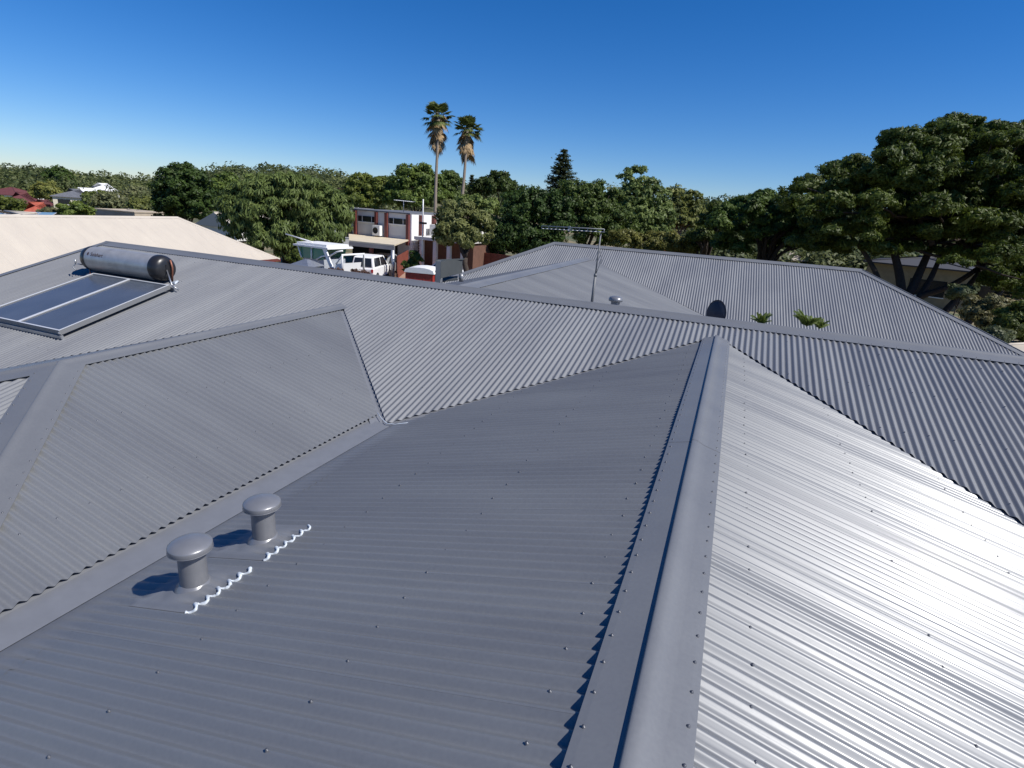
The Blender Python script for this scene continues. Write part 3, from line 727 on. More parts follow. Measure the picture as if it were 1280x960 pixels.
# random sub-blobs inside a pixel ellipse, so outlines are uneven
def lumpy(x, y, rx, ry, k, seed, s=.42, depth_j=2.0, top_only=False):
    r = random.Random(seed); out = []
    for i in range(k):
        a = r.uniform(0, 2 * pi); q = sqrt(r.uniform(.05, 1)) * .78
        yy = y + sin(a) * q * ry
        ss = r.uniform(.7, 1.25) * s
        out.append((x + cos(a) * q * rx, yy, rx * ss * (1 if rx < ry * 1.5 else .75), ry * ss, r.uniform(-1, 1) * depth_j))
    return out

# ================================================================= SETTING
def make_ground():
    m = MB(); na = 120; rad = [0, 6, 14, 25, 38, 52, 66, 80, 95, 115, 140, 170, 205, 245, 290, 340, 420, 520, 700, 1000, 1600, 2600, 4200]
    V = [(0, 0, -H)]; F = []
    for r_ in rad[1:]:
        for k in range(na):
            a = 2 * pi * k / na; x, y = r_ * sin(a), r_ * cos(a); V.append((x, y, gz(x, y)))
    for k in range(na): F.append((0, 1 + (k + 1) % na, 1 + k))
    for i in range(len(rad) - 2):
        for k in range(na):
            a, b_ = 1 + i * na + k, 1 + i * na + (k + 1) % na; F.append((a, b_, b_ + na, a + na))
    m.add(V, F, 0, True)
    g_ = m.build('ground', mat('dry_sandy_ground', (.24, .19, .11), .95, col2=(.07, .085, .035), nscale=.22, thr=(.38, .58), bump=.5, bscale=3))
    tag(g_, kind='structure')
make_ground()
# paved drive by the boat and cars
def drive():
    a, b_, c, d = on_z(380, 352, -H + .01), on_z(600, 352, -H + .01), on_z(600, 318, -H + .01), on_z(430, 330, -H + .01)
    m = MB(); m.add([(a[0] - 3, a[1] - 8, -H + .012), (b_[0], b_[1] - 8, -H + .012), (c[0], c[1], -H + .012), (d[0], d[1], -H + .012)], [(0, 1, 2, 3)])
    tag(m.build('driveway', mat('faded_brick_paving', (.34, .22, .16), .9, noise=.15, nscale=1.5)), kind='structure')
drive()

# ---------------------------------------------------------------- simple hipped or gabled houses
def hip_house(name, label, corners, zw0, zw1, rise, roofm, wallm, over=.4, gable=False, group=None, windows=None):
    """corners: 4 plan points in order; long side = 0-1"""
    c = [np.array(p, float) for p in corners]; cen = sum(c) / 4
    t_ = thing(name, label, 'house', (cen[0], cen[1], zw0), group)
    part('wall', wallm, t_, lambda m: m.prism([(*p, zw0) for p in c], (0, 0, zw1 - zw0)))
    u = (c[1] - c[0]); L = np.linalg.norm(u); u /= L; v_ = (c[3] - c[0]); W = np.linalg.norm(v_); v_ /= W
    o = [c[0] - u * over - v_ * over, c[1] + u * over - v_ * over, c[2] + u * over + v_ * over, c[3] - u * over + v_ * over]
    k = 0 if gable else W / 2 + over
    r0 = (o[0] + o[3]) / 2 + u * k; r1 = (o[1] + o[2]) / 2 - u * k; z = zw1 - .02
    def rf(m):
        V = [(*p, z) for p in o] + [(*r0, z + rise), (*r1, z + rise)]
        V += [(*p, z - .12) for p in o]
        m.add(V, [(0, 1, 5, 4), (1, 2, 5), (2, 3, 4, 5), (3, 0, 4), (6, 7, 1, 0), (7, 8, 2, 1), (8, 9, 3, 2), (9, 6, 0, 3), (9, 8, 7, 6)])
    part('roof', roofm, t_, rf)
    cr = MB(); cr.tube([(*r0, z + rise + .01), (*r1, z + rise + .01)], .09, 6)
    if not gable:
        for a, b_ in ((0, r0), (3, r0), (1, r1), (2, r1)): cr.tube([(*o[a], z + .02), (*b_, z + rise + .01)], .07, 6)
    cr.build('ridge_tiles', roofm, t_)
    if windows:
        for (s0, s1, h0, h1) in windows:
            part('window', [GLASS, WHITE], t_, lambda m: (m.prism([(*(c[0] + u * s0 - v_ * .03), zw0 + h0), (*(c[0] + u * s1 - v_ * .03), zw0 + h0), (*(c[0] + u * s1 - v_ * .03), zw0 + h1), (*(c[0] + u * s0 - v_ * .03), zw0 + h1)], (v_[0] * .05, v_[1] * .05, 0)),
                 m.prism([(*(c[0] + u * (s0 - .05) - v_ * .05), zw0 + h0 - .08), (*(c[0] + u * (s1 + .05) - v_ * .05), zw0 + h0 - .08), (*(c[0] + u * (s1 + .05) - v_ * .05), zw0 + h0), (*(c[0] + u * (s0 - .05) - v_ * .05), zw0 + h0)], (v_[0] * .05, v_[1] * .05, 0), 1)))
    return t_
# ---------------------------------------------------------------- cream roofed neighbour
R2 = on_z(222, 271, -2.2); R1 = on_z(0, 270, -2.2)
rr = ray(350, 323)
k = (R2[0] - R2[1]) / (rr[0] - rr[1]) if False else None
# hip end falls at 45 degrees in plan: x - R2x = y - R2y
s_ = (R2[1] - R2[0]) / (rr[1] - rr[0])
EC = rr * s_
run = EC[0] - R2[0]; drop = R2[2] - EC[2]; tc2 = drop / run
xr_ = R2[0]; yr1 = R2[1]; ys_ = 2.0
cream = thing('house', 'neighbouring house with broad cream metal roof at the left', 'house', (xr_, 14, -H))
RW = run
sl = tc2
dirF = np.array([R1[0] - R2[0], R1[1] - R2[1]]); dirF /= np.linalg.norm(dirF)
yS = -6.0
zc0 = R2[2]
roof_face('roof_face', cream, [(xr_, yr1), (xr_ + RW, yr1 + RW), (xr_ + RW, yS), (xr_, yS)], (1, 0), zc0, (xr_, 0), sl, [CREAM, CREAM], seed=61, screws=False, samples=4, tilt=.03, label='cream roof face toward the camera')
roof_face('roof_face', cream, [(xr_, yr1), (xr_ - RW, yr1 + RW), (xr_ - RW, yS), (xr_, yS)], (-1, 0), zc0, (xr_, 0), sl, [CREAM, CREAM], seed=62, screws=False, samples=4)
roof_face('roof_face', cream, [(xr_, yr1), (xr_ + RW, yr1 + RW), (xr_ - RW, yr1 + RW)], (0, 1), zc0, (0, yr1), sl, [CREAM, CREAM], seed=63, screws=False, samples=4)
cap_run('ridge_cap', cream, (xr_, yS, zc0), (xr_, yr1, zc0), sl, sl, [CREAM, CREAM], screws=False, label='cream ridge capping')
cap_run('hip_cap', cream, (xr_ + RW, yr1 + RW, zc0 - sl * RW), (xr_, yr1, zc0), sl * s2, sl * s2, [CREAM, CREAM], screws=False)
zce = zc0 - sl * RW
part('wall', BRICK, cream, lambda m: m.prism([(xr_ - RW + .5, yS + .2, -H), (xr_ + RW - .5, yS + .2, -H), (xr_ + RW - .5, yr1 + RW - .5, -H), (xr_ - RW + .5, yr1 + RW - .5, -H)], (0, 0, zce + H - .02)))
part('fascia', REDB, cream, lambda m: (m.box((xr_ + RW - .02, yS, zce - .22), (xr_ + RW + .03, yr1 + RW + .03, zce - .02)), m.box((xr_ - RW, yr1 + RW - .02, zce - .22), (xr_ + RW - .03, yr1 + RW + .03, zce - .02))))

# ================================================================= two storey house
YH = 44.0
hl = on_y(440, 262, YH); hr_ = on_y(512, 265, YH)
xl, xr2 = hl[0], hr_[0]; ztop = hl[2]
zcar = on_y(512, 299.5, YH)[2]
SD = 9.0
two = thing('house', 'two storey white house with red brown pilasters and ribbon windows', 'house', ((xl + xr2) / 2, YH, -H))
def X(px): return on_y(px, 275, YH)[0]
def Z(px, py): return on_y(px, py, YH)[2]
part('wall', [GREYW], two, lambda m: m.box((xl, YH, -H), (xr2, YH + SD, ztop)))  # white house; the front's shade is put into this greyer colour
part('roof', GREYT, two, lambda m: m.box((xl - .1, YH - .12, ztop), (xr2 + .12, YH + SD + .1, ztop + .10)))
for p0, p1 in ((444.2, 446.8), (470.2, 472.8), (482.6, 485.8), (509.4, 512.6)):
    part('pilaster', REDB, two, lambda m: m.box((X(p0), YH - .28, zcar - .5), (X(p1), YH - .005, ztop - .03)))
def window(p0, p1, y0, y1):
    x0, x1 = X(p0), X(p1); za, zb = Z((p0 + p1) / 2, y1), Z((p0 + p1) / 2, y0)
    fr = part('window', WHITE, two, lambda m: (m.box((x0, YH - .10, za - .07), (x1, YH - .003, za)),
        *[m.box((x, YH - .06, za), (x + .045, YH - .003, zb)) for x in (x0 + (x1 - x0) * .25, x0 + (x1 - x0) * .78)]))
    part('pane', GLASS, fr, lambda m: m.box((x0 + .02, YH - .04, za), (x1 - .02, YH - .006, zb)))
window(447.5, 469.5, 270.2, 277.2); window(486.3, 509, 273.2, 280.2)
# panels above and below stand a touch paler: horizontal recess lines
part('air_conditioner', WHITE, two, lambda m: m.box((X(471.5), YH - .75, zcar + .12), (X(480.5), YH - .35, zcar + 1.0)))
ac = part('fan_grille', DARK, two, lambda m: (m.lathe((X(475.2), YH - .756, zcar + .56), [(.001, 0), (.27, 0), (.27, .012)], (0, -1, 0), 24)))
# carport
cf = on_z(493, 306, zcar); cfy = cf[1]; cxr = xr2 + .1; cxl = xl - .6
cpf = on_z(435, 300.5, zcar)
cfx = cf[0]; cxl = cpf[0]; cyl = cpf[1]
CP = [(xl - .2, YH - .29), (xr2 + .1, YH - .29), (cfx, cfy), (cxl, cfy - .2)]
part('carport_roof', mat('cream_carport_sheeting', (.60, .52, .38), .7, noise=.1, nscale=2), two, lambda m: m.prism([(*p, zcar - .10) for p in CP], (0, 0, .10)))
part('carport_beam', PVC, two, lambda m: m.prism([(cxl, cfy - .25, zcar - .40), (cfx, cfy - .05, zcar - .40), (cfx, cfy + .08, zcar - .40), (cxl, cfy - .12, zcar - .40)], (0, 0, .295)))
part('carport_post', STEEL, two, lambda m: m.tube([(cfx - .16, cfy + .02, -H), (cfx - .16, cfy + .02, zcar - .403)], .15, 16))
part('carport_post', REDB, two, lambda m: m.box((cxl + 1.6, cfy + .15, -H), (cxl + 1.85, cfy + .4, zcar - .405)))
part('carport_shade_sheet', DARK, two, lambda m: m.box((xl, YH - .06, -H), (xr2 - 1.2, YH - .004, zcar - .11)))  # near-black sheet over the wall, painted in for the shade under the carport
part('screen_fence', REDF, two, lambda m: [m.obox((cfx + (xr2 - cfx) * t_q, cfy + .3 + (YH - cfy - .5) * t_q, (-H + zcar - .9) / 2), (.03, 0, 0), (.10 * (xr2 - cfx) / (YH - cfy), .17, 0), (0, 0, (zcar - .9 + H) / 2)) for t_q in np.linspace(.08, .96, 12)])
# side wall painted brighter for the sun on it, with pilasters and louvres
def SY(px): return on_x(px, 290, xr2)[1]
def SZ(px, py): return on_x(px, py, xr2)[2]
ysr = SY(530)
def sidew(m):
    m.box((xr2 + .0, YH - .0, -H), (xr2 + .22, YH + SD, ztop - .01))
part('side_wall', WHITE, two, sidew)
for k in range(4):
    y_ = YH + 1.2 + k * 2.3
    part('pilaster', REDB, two, lambda m: m.box((xr2 + .22, y_, -H), (xr2 + .5, y_ + .45, ztop - .03)))
for k in range(3):
    y_ = YH + .15 + k * 2.3
    part('louvre', WHITE, two, lambda m: [m.obox((xr2 + .42, y_ + .5, -H + .9 + i * .22), (.08, 0, .03), (0, .42, 0), (0, 0, .015)) for i in range(9)])
# lower right verandah block: columns and white beam
part('verandah', [OFFW, mat('brown_brick', (.13, .065, .045), .85, noise=.2)], two, lambda m: (m.box((xr2 + .6, YH + 1.5, -H), (xr2 + 5.6, YH + SD, -H + 2.75), 1), m.box((xr2 + .6, YH - .2, -H + 2.75), (xr2 + 5.8, YH + SD, -H + 3.0), 0)))
for k in range(4):
    part('verandah_column', OFFW, two, lambda m: m.box((xr2 + 1.1 + k * 1.35, YH - .1, -H), (xr2 + 1.42 + k * 1.35, YH + .25, -H + 2.745)))
part('verandah_wall', OFFW, two, lambda m: m.box((xr2 + .6, YH + 2.5, -H + 3.003), (xr2 + 5.4, YH + SD, ztop - .8)))
# its antenna
ab = on_y(504.5, 262, YH + 1.5); at_ = on_y(504.5, 251.5, YH + 1.5)
a2 = thing('tv_antenna', 'flat tv antenna on the roof of the two storey white house', 'antenna', (ab[0], ab[1], ztop + .1))
part('mast', STEEL, a2, lambda m: m.tube([(ab[0], ab[1], ztop + .1), at_], .035, 6))
def a2b(m):
    for dx in np.linspace(-.75, .95, 10): m.tube([at_ + (dx, -.45, .02 - dx * .03), at_ + (dx, .45, .05 - dx * .03)], .018, 5)
    m.tube([at_ + (-.8, 0, .03), at_ + (1.0, 0, 0)], .025, 6)
part('boom', STEEL, a2, a2b)
# pole in front
pb = at(527.5, 332, 44 * .98); pb = on_y(527.5, 332, 37); 
pole = thing('pole', 'thin white pole with a dark crossarm in front of the two storey white house', 'pole', (pb[0], 37, -H))
ptop = on_y(530.5, 249, 37)
part('shaft', WHITE, pole, lambda m: m.tube([(pb[0], 37, -H), (pb[0], 37, on_y(528, 262, 37)[2]), (pb[0], 37, ptop[2])], [.06, .05, .04], 10))
part('crossarm', DARK, pole, lambda m: m.box((pb[0] - .3, 36.93, on_y(528, 279, 37)[2] - .06), (pb[0] + .3, 37.07, on_y(528, 279, 37)[2] + .08)))
# fence far right of that house
fa = on_z(588, 331, -H); fb = on_z(614, 330, -H)
fen = thing('fence', 'rust red panel fence beyond the sloping tree', 'fence', ((fa[0] + fb[0]) / 2, (fa[1] + fb[1]) / 2, -H))
fa2 = np.array([at(588, 325, 52)[0], at(588, 325, 52)[1]]); fb2 = np.array([at(640, 325, 50)[0], at(640, 325, 50)[1]])
for i in range(8):
    a = fa2 + (fb2 - fa2) * i / 8; b_ = fa2 + (fb2 - fa2) * (i + .985) / 8
    part('panel', REDF, fen, lambda m: m.prism([(*a, -H), (*b_, -H), (*b_, -H + 1.85), (*a, -H + 1.85)], (0, .06, 0)))
# ================================================================= vehicles
def wheel(m, c, r, w, ax):
    m.lathe(np.array(c) - np.array(ax) * w / 2, [(.001, 0), (r * .92, 0), (r, .03), (r, w - .03), (r * .92, w), (.001, w)], ax, 20)
def car(label, base, ang, L, W, Hh, paint, style, cat='car', group=None):
    """body built along local +x (front), rotated by ang about z"""
    base = np.array(base, float); ca, sa = cos(ang), sin(ang)
    t_ = thing('parked_car' if style != 'ute' else 'parked_utility', label, cat, base, group)
    def G(p): return (base[0] + p[0] * ca - p[1] * sa, base[1] + p[0] * sa + p[1] * ca, base[2] + p[2])
    def prof(m, pts, w0, w1=None, mi=0):
        w1 = w1 or w0
        n = len(pts); V = []
        zs = [p[1] for p in pts]; zl, zh = min(zs), max(zs)
        for s in (-1, 1):
            for x, z in pts:
                w = w0 + (w1 - w0) * ((z - zl) / (zh - zl + 1e-6)); V.append(G((x, s * w / 2, z)))
        F = [tuple(range(n)), tuple(range(n, 2 * n))[::-1]] + [(i, n + i, n + (i + 1) % n, (i + 1) % n) for i in range(n)]
        m.add(V, F, mi)
    h = L / 2
    if style == 'suv': low = [(-h, .45), (-h, .95), (-h + .1, 1.05), (h - 1.25, 1.05), (h - .15, .92), (h, .75), (h, .4), (h - .3, .3), (-h + .3, .3)]; top = [(-h + .08, 1.05), (-h + .28, Hh - .05), (-h + .5, Hh), (h - 1.95, Hh), (h - 1.75, Hh - .05), (h - 1.1, 1.05)]
    elif style == 'ute': low = [(-h, .5), (-h, 1.05), (-h + .05, 1.08), (h - 1.2, 1.08), (h - .15, .95), (h, .75), (h, .42), (h - .3, .34), (-h + .3, .34)]; top = [(-.35, 1.08), (-.2, Hh - .05), (0, Hh), (h - 2.0, Hh), (h - 1.8, Hh - .05), (h - 1.1, 1.08)]
    else: low = [(-h, .45), (-h, .85), (-h + .2, .92), (h - 1.1, .92), (h - .15, .75), (h, .6), (h, .32), (h - .3, .25), (-h + .3, .25)]; top = [(-h + .35, .92), (-h + 1.0, Hh - .04), (-h + 1.3, Hh), (h - 2.1, Hh), (h - 1.9, Hh - .05), (h - 1.0, .92)]
    bo = part('body', paint, t_, lambda m: (prof(m, low, W * .96, W), prof(m, top, W * .94, W * .78)))
    bv = bo.modifiers.new('bevel', 'BEVEL'); bv.width = .04; bv.segments = 2; bv.limit_method = 'ANGLE'
    zt = Hh - .10; zb = low[2][1] + .06
    xs0, xs1 = top[0][0], top[-1][0]; xt0, xt1 = top[2][0], top[3][0]
    def wy(z): return (W * .94 + (W * .78 - W * .94) * ((z - low[2][1]) / (Hh - low[2][1]))) / 2 + .008
    for s in (-1, 1):
        part('side_window', GLASS, t_, lambda m: [m.prism([G((a0, s * wy(zb), zb)), G((a1, s * wy(zb), zb)), G((b1, s * wy(zt), zt)), G((b0, s * wy(zt), zt))], (0, 0, .002)) or m.add([G((a0, s * wy(zb), zb)), G((a1, s * wy(zb), zb)), G((b1, s * wy(zt), zt)), G((b0, s * wy(zt), zt))], [(0, 1, 2, 3)])
             for a0, a1, b0, b1 in [(xs0 + .3, (xs0 + xs1) / 2 - .05, xt0 - .02 if style == 'sedan' else xs0 + .42, (xs0 + xs1) / 2 - .05), ((xs0 + xs1) / 2 + .05, xs1 - .25, (xs0 + xs1) / 2 + .05, xt1 - .02)]])
    def scr(m, x0, x1, sgn):
        y0 = W * .40; y1 = W * .34
        nx = .012 * sgn
        m.add([G((x0 + nx, -y0, zb)), G((x0 + nx, y0, zb)), G((x1 + nx, y1, zt)), G((x1 + nx, -y1, zt))], [(0, 1, 2, 3)])
    lx = lambda p0, p1, z: p0[0] + (p1[0] - p0[0]) * (z - p0[1]) / (p1[1] - p0[1])
    part('windscreen', GLASS, t_, lambda m: scr(m, lx(top[-1], top[-2], zb), lx(top[-1], top[-2], zt), 1))
    part('rear_window', GLASS, t_, lambda m: scr(m, lx(top[0], top[1], zb), lx(top[0], top[1], zt), -1))
    for sx in (-h + .85, h - .9):
        for s in (-1, 1):
            c = G((sx, s * (W / 2 - .1), .34)); axv = np.array([-sa * s, ca * s, 0])
            wm = part('wheel', TYRE, t_, lambda m: wheel(m, c, .34, .22, axv))
            part('rim', STEEL, wm, lambda m: m.lathe(np.array(c) + axv * .112, [(.001, .012), (.17, .01), (.2, 0)], axv, 16))
    for s in (-1, 1):
        part('tail_lamp', LAMP, t_, lambda m: m.obox(G((-h - .004, s * (W / 2 - .12), .85)), (.02 * ca, .02 * sa, 0), (-.07 * sa, .07 * ca, 0), (0, 0, .12)))
        part('headlight', GLASS, t_, lambda m: m.obox(G((h - .03, s * (W / 2 - .2), .66)), (.03 * ca, .03 * sa, 0), (-.16 * sa, .16 * ca, 0), (0, 0, .08)))
    part('number_plate', WHITE, t_, lambda m: m.obox(G((-h - .012, 0, .62)), (.008 * ca, .008 * sa, 0), (-.18 * sa, .18 * ca, 0), (0, 0, .055)))
    return t_, G
def gp(px, d):                         # ground point straight below the sight line at depth d
    p = at(px, 340, d); return np.array([p[0], p[1], -H])
car('white station wagon parked in front of the carport', gp(466, 43), radians(105), 4.5, 1.8, 1.82, WHITE, 'suv')
car('silver car parked under the carport', gp(484, 47), radians(100), 4.4, 1.75, 1.62, SILVER, 'sedan')
u_, G_ = car('white tray back utility parked beyond the grey roof box', gp(562, 43), radians(172), 5.0, 1.85, 1.75, WHITE, 'ute', 'utility')
car('white car nose showing right of the grey roof box', gp(588, 40), radians(200), 4.2, 1.7, 1.15, WHITE, 'sedan')
# red trailer with white lid
tb = gp(529, 37)
tr = thing('trailer', 'red box trailer with a domed white lid behind the ridge', 'trailer', tb)
ang = radians(12); e1 = np.array([cos(ang), sin(ang), 0]); e2 = np.array([-sin(ang), cos(ang), 0]); ez = np.array([0, 0, 1.])
part('body', REDP, tr, lambda m: (m.obox(tb + ez * 1.0, e1 * .95, e2 * .8, ez * .5), *[m.obox(tb + ez * 1.0 + e1 * q - e2 * .81, e1 * .02, e2 * .01, ez * .5) for q in (-.9, -.3, .3, .9)]))
def lid(m):
    n = 9; V = []
    for i in range(n):
        a = pi * i / (n - 1); x = -cos(a) * 1.02; z = 1.5 + .36 * sin(a) ** .6
        for s in (-.88, .88): V.append(tb + e1 * x + e2 * s + ez * z)
    m.add(V, [(2 * i, 2 * i + 1, 2 * i + 3, 2 * i + 2) for i in range(n - 1)] + [tuple(range(0, 2 * n, 2)), tuple(range(1, 2 * n, 2))[::-1]])
part('lid', WHITE, tr, lid)
part('end_panel', PVC, tr, lambda m: (m.obox(tb + e1 * 1.15 - e2 * .2 + ez * 1.05, e1 * .16, e2 * .3, ez * .7)))
for s in (-1, 1): part('wheel', TYRE, tr, lambda m: wheel(m, tb + ez * .32 + e2 * s * .85, .32, .2, e2))
part('drawbar', STEEL, tr, lambda m: m.tube([tb + e1 * .9 + ez * .5, tb + e1 * 2.3 + ez * .45], .04, 8))
# ---------------------------------------------------------------- boat on a trailer
bb = gp(404, 35.5)
boat = thing('boat', 'white cabin cruiser with hardtop and green tinted windows parked on land', 'boat', bb)
ang = radians(-8); f1 = np.array([cos(ang), sin(ang), 0]); f2 = np.array([-sin(ang), cos(ang), 0])
def BP(x, y, z): return bb + f1 * (x * .76 + .25) + f2 * y + ez * z       # stern at +x, bow at -x
def hull(m):
    V = []; st = [(-3.2, .05, 1.55), (-2.4, .75, 1.5), (-1.2, 1.1, 1.42), (.4, 1.2, 1.38), (1.9, 1.15, 1.36)]
    for x, w, zt in st: V += [BP(x, -w, zt), BP(x, -w * .92, 1.0), BP(x, 0, .45 + (.5 if x < -3 else 0)), BP(x, w * .92, 1.0), BP(x, w, zt)]
    F = [(i * 5 + j, i * 5 + j + 1, (i + 1) * 5 + j + 1, (i + 1) * 5 + j) for i in range(4) for j in range(4)]
    F += [(i * 5 + 4, i * 5, (i + 1) * 5, (i + 1) * 5 + 4) for i in range(4)] + [(20, 21, 22, 23, 24), (4, 3, 2, 1, 0)]
    m.add(V, F)
part('hull', mat('grey_boat_hull', (.24, .26, .29), .4, noise=.12), boat, hull)
part('cabin', mat('grey_boat_cabin', (.33, .35, .38), .45, noise=.1), boat, lambda m: m.prism([BP(-2.2, -.8, 1.45), BP(1.2, -.95, 1.38), BP(1.1, -.9, 2.15), BP(-1.3, -.8, 2.15)], f2 * 1.75))
for q_ in ([BP(-1.55, -.86, 2.12), BP(-.35, -.88, 2.12), BP(-.35, -.82, 2.78), BP(-1.85, -.78, 2.78)], [BP(-.25, -.88, 2.12), BP(.95, -.9, 2.12), BP(1.25, -.82, 2.78), BP(-.25, -.82, 2.78)], [BP(-1.5, .86, 2.12), BP(.95, .88, 2.12), BP(1.25, .82, 2.78), BP(-1.8, .82, 2.78)]):
    part('cabin_window', GGLASS, boat, lambda m: m.prism(q_, f2 * .03))
def htop(m):
    m.prism([BP(-2.3, -1.0, 2.8), BP(1.75, -1.05, 2.82), BP(1.75, 1.05, 2.82), BP(-2.3, 1.0, 2.8)], ez * .1)
    m.prism([BP(-2.05, -.85, 2.9), BP(1.45, -.9, 2.92), BP(1.45, .9, 2.92), BP(-2.05, .85, 2.9)], ez * .14)
part('hardtop', WHITE, boat, htop)
for q_ in ([BP(-1.5, -.9, 2.1), BP(-1.85, -.9, 2.8)], [BP(-.3, -.92, 2.1), BP(-.3, -.88, 2.8)]):
    part('window_frame', WHITE, boat, lambda m: m.tube(q_, .05, 6))
part('grab_rail', WHITE, boat, lambda m: m.tube([BP(.3, -.95, 2.1), BP(.95, -.95, 2.35), BP(1.55, -.95, 2.45)], .045, 6))
part('hardtop_strut', WHITE, boat, lambda m: m.prism([BP(1.1, -1.0, 2.82), BP(1.45, -1.0, 2.82), BP(2.25, -1.0, 1.7), BP(1.9, -1.0, 1.7)], f2 * .1))
part('rail', WHITE, boat, lambda m: m.tube([BP(1.8, -1.0, 2.4), BP(2.7, -1.0, 2.75), BP(3.2, -.9, 2.85)], .05, 6))
part('stern_frame', WHITE, boat, lambda m: (m.tube([BP(3.1, -.9, 1.3), BP(3.15, -.9, 2.6), BP(3.15, .9, 2.6), BP(3.1, .9, 1.3)], .07, 8), m.prism([BP(2.0, -.8, 1.3), BP(2.9, -.8, 1.3), BP(3.1, -.8, 2.1), BP(2.3, -.8, 2.0)], f2 * 1.5), m.tube([BP(2.3, -.8, 2.0), BP(3.1, -.8, 2.6)], .05, 6)))
part('rod', WHITE, boat, lambda m: m.tube([BP(-.6, -.6, 3.1), BP(-3.9, -.5, 3.38)], .04, 6))
part('outboard_motor', PVC, boat, lambda m: (m.obox(BP(2.35, 0, 1.5), f1 * .3, f2 * .22, ez * .3), m.obox(BP(2.4, 0, .9), f1 * .12, f2 * .08, ez * .4)))
btr = thing('boat_trailer', 'steel trailer carrying the white cabin cruiser', 'trailer', bb)
part('frame', STEEL, btr, lambda m: (m.tube([BP(-4.3, 0, .45), BP(-2.8, -.6, .42), BP(2.0, -.9, .42)], .05, 8), m.tube([BP(-4.3, 0, .45), BP(-2.8, .6, .42), BP(2.0, .9, .42)], .05, 8), m.tube([BP(.6, -1.0, .4), BP(.6, 1.0, .4)], .05, 8)))
for s in (-1, 1): part('wheel', TYRE, btr, lambda m: wheel(m, BP(.6, s * 1.1, .32), .32, .2, f2))
# small light flue cowl left of boat, built as a free-standing shed
sc = gp(384, 33)
cow = thing('shed', 'pale metal flue cowl with pyramid cap left of the boat, built as a little shed', 'shed', sc)
part('body', mat('pale_zinc', (.36, .38, .41), .5, .2, noise=.1), cow, lambda m: [m.obox(sc + np.array([sx * .5, sy * .5, .95]), (.14, 0, 0), (0, .14, 0), (0, 0, .95)) for sx in (-1, 1) for sy in (-1, 1)] + [m.obox(sc + np.array([0, 0, .6]), (.48, 0, 0), (0, .48, 0), (0, 0, .6))])
def pyr(m):
    V = [sc + np.array([sx * .75, sy * .75, 1.9]) for sx, sy in ((-1, -1), (1, -1), (1, 1), (-1, 1))] + [sc + np.array([sx * .12, sy * .12, 2.25]) for sx, sy in ((-1, -1), (1, -1), (1, 1), (-1, 1))]
    m.add(V, [(0, 1, 5, 4), (1, 2, 6, 5), (2, 3, 7, 6), (3, 0, 4, 7), (4, 5, 6, 7), (3, 2, 1, 0)])
part('roof', STEEL, cow, pyr)

# ================================================================= far houses
def flat_pts(px0, px1, d0, d1, depthback):
    a = at(px0, 250, d0)[:2]; b_ = at(px1, 250, d1)[:2]; u = (b_ - a) / np.linalg.norm(b_ - a); n = np.array([-u[1], u[0]])
    if n @ (a + b_) < 0: n = -n
    return [a, b_, b_ + n * depthback, a + n * depthback]
def zpx(px, py, d): return at(px, py, d)[2]
hip_house('house', 'distant white roofed house on the hill among trees', flat_pts(113, 150, 200, 205, 12), zpx(130, 246, 200), zpx(130, 239, 200), 2.6, WHITE, OFFW)
hip_house('house', 'distant white roofed house with a dark gable lower on the hill', flat_pts(102, 127, 175, 178, 8), zpx(112, 249, 175), zpx(112, 243, 175), 1.8, WHITE, OFFW, gable=True)
hip_house('house', 'distant house with dark grey roof and cream wall', flat_pts(66, 112, 140, 143, 10), zpx(90, 262, 140), zpx(90, 246.5, 140), 1.9, GREYT, CREAMW, windows=[(1, 3.6, 1.1, 2.3), (5.5, 8, 1.1, 2.3)])
hip_house('house', 'distant house with long maroon tiled roof', flat_pts(-8, 48, 110, 113, 9), zpx(20, 272, 110), zpx(20, 257, 110), 2.4, MAROON, OFFW)
hip_house('house', 'maroon roofed house with white gable walls at the far left edge', flat_pts(-22, 22, 150, 150, 9), zpx(5, 252, 150), zpx(5, 243, 150), 1.9, MAROON, WHITE)
hip_house('house', 'low house with bright terracotta roof', flat_pts(22, 60, 92, 94, 6), zpx(40, 280, 92), zpx(40, 269, 92), 1.9, ORANGE, BRICK)
hip_house('house', 'small dark red dormer building above the terracotta roof', flat_pts(49, 62, 100, 101, 3), zpx(56, 262, 100), zpx(56, 254.5, 100), .55, MAROON, REDB)
cw = flat_pts(117, 166, 88, 86, 6)
hip_house('house', 'low blank beige flat topped building behind the cream roof', cw, zpx(140, 285, 87), zpx(140, 262.5, 87), .05, CONC, CONC, over=.1)
# roof carrying dark panels behind the cream ridge
pv = thing('solar_panel_array', 'strip of dark solar panels just behind the cream ridge', 'solar panels', at(30, 268, 60))
for i in range(4):
    a = at(-14 + i * 20, 268 + i * .5, 60); b_ = at(5 + i * 20, 268.5 + i * .5, 60); c = at(11 + i * 20, 264.5 + i * .6, 64); d = at(-8 + i * 20, 264 + i * .6, 64)
    pm = part('panel', ALU, pv, lambda m: m.prism([a, b_, c, d], (0, 0, .05)))
    sh = lambda p, q: p + (((a + b_ + c + d) / 4) - p) * q + (0, 0, .056)
    part('cells', COLG, pm, lambda m: m.prism([sh(a, .08), sh(b_, .08), sh(c, .08), sh(d, .08)], (0, 0, .01)))
hip_house('house', 'low roofed house under the dark solar panels', [at(-14, 280, 58)[:2], at(70, 280, 58)[:2], at(74, 280, 66)[:2], at(-16, 280, 66)[:2]], -H, at(30, 272.5, 60)[2], .5, CREAM, BRICK)
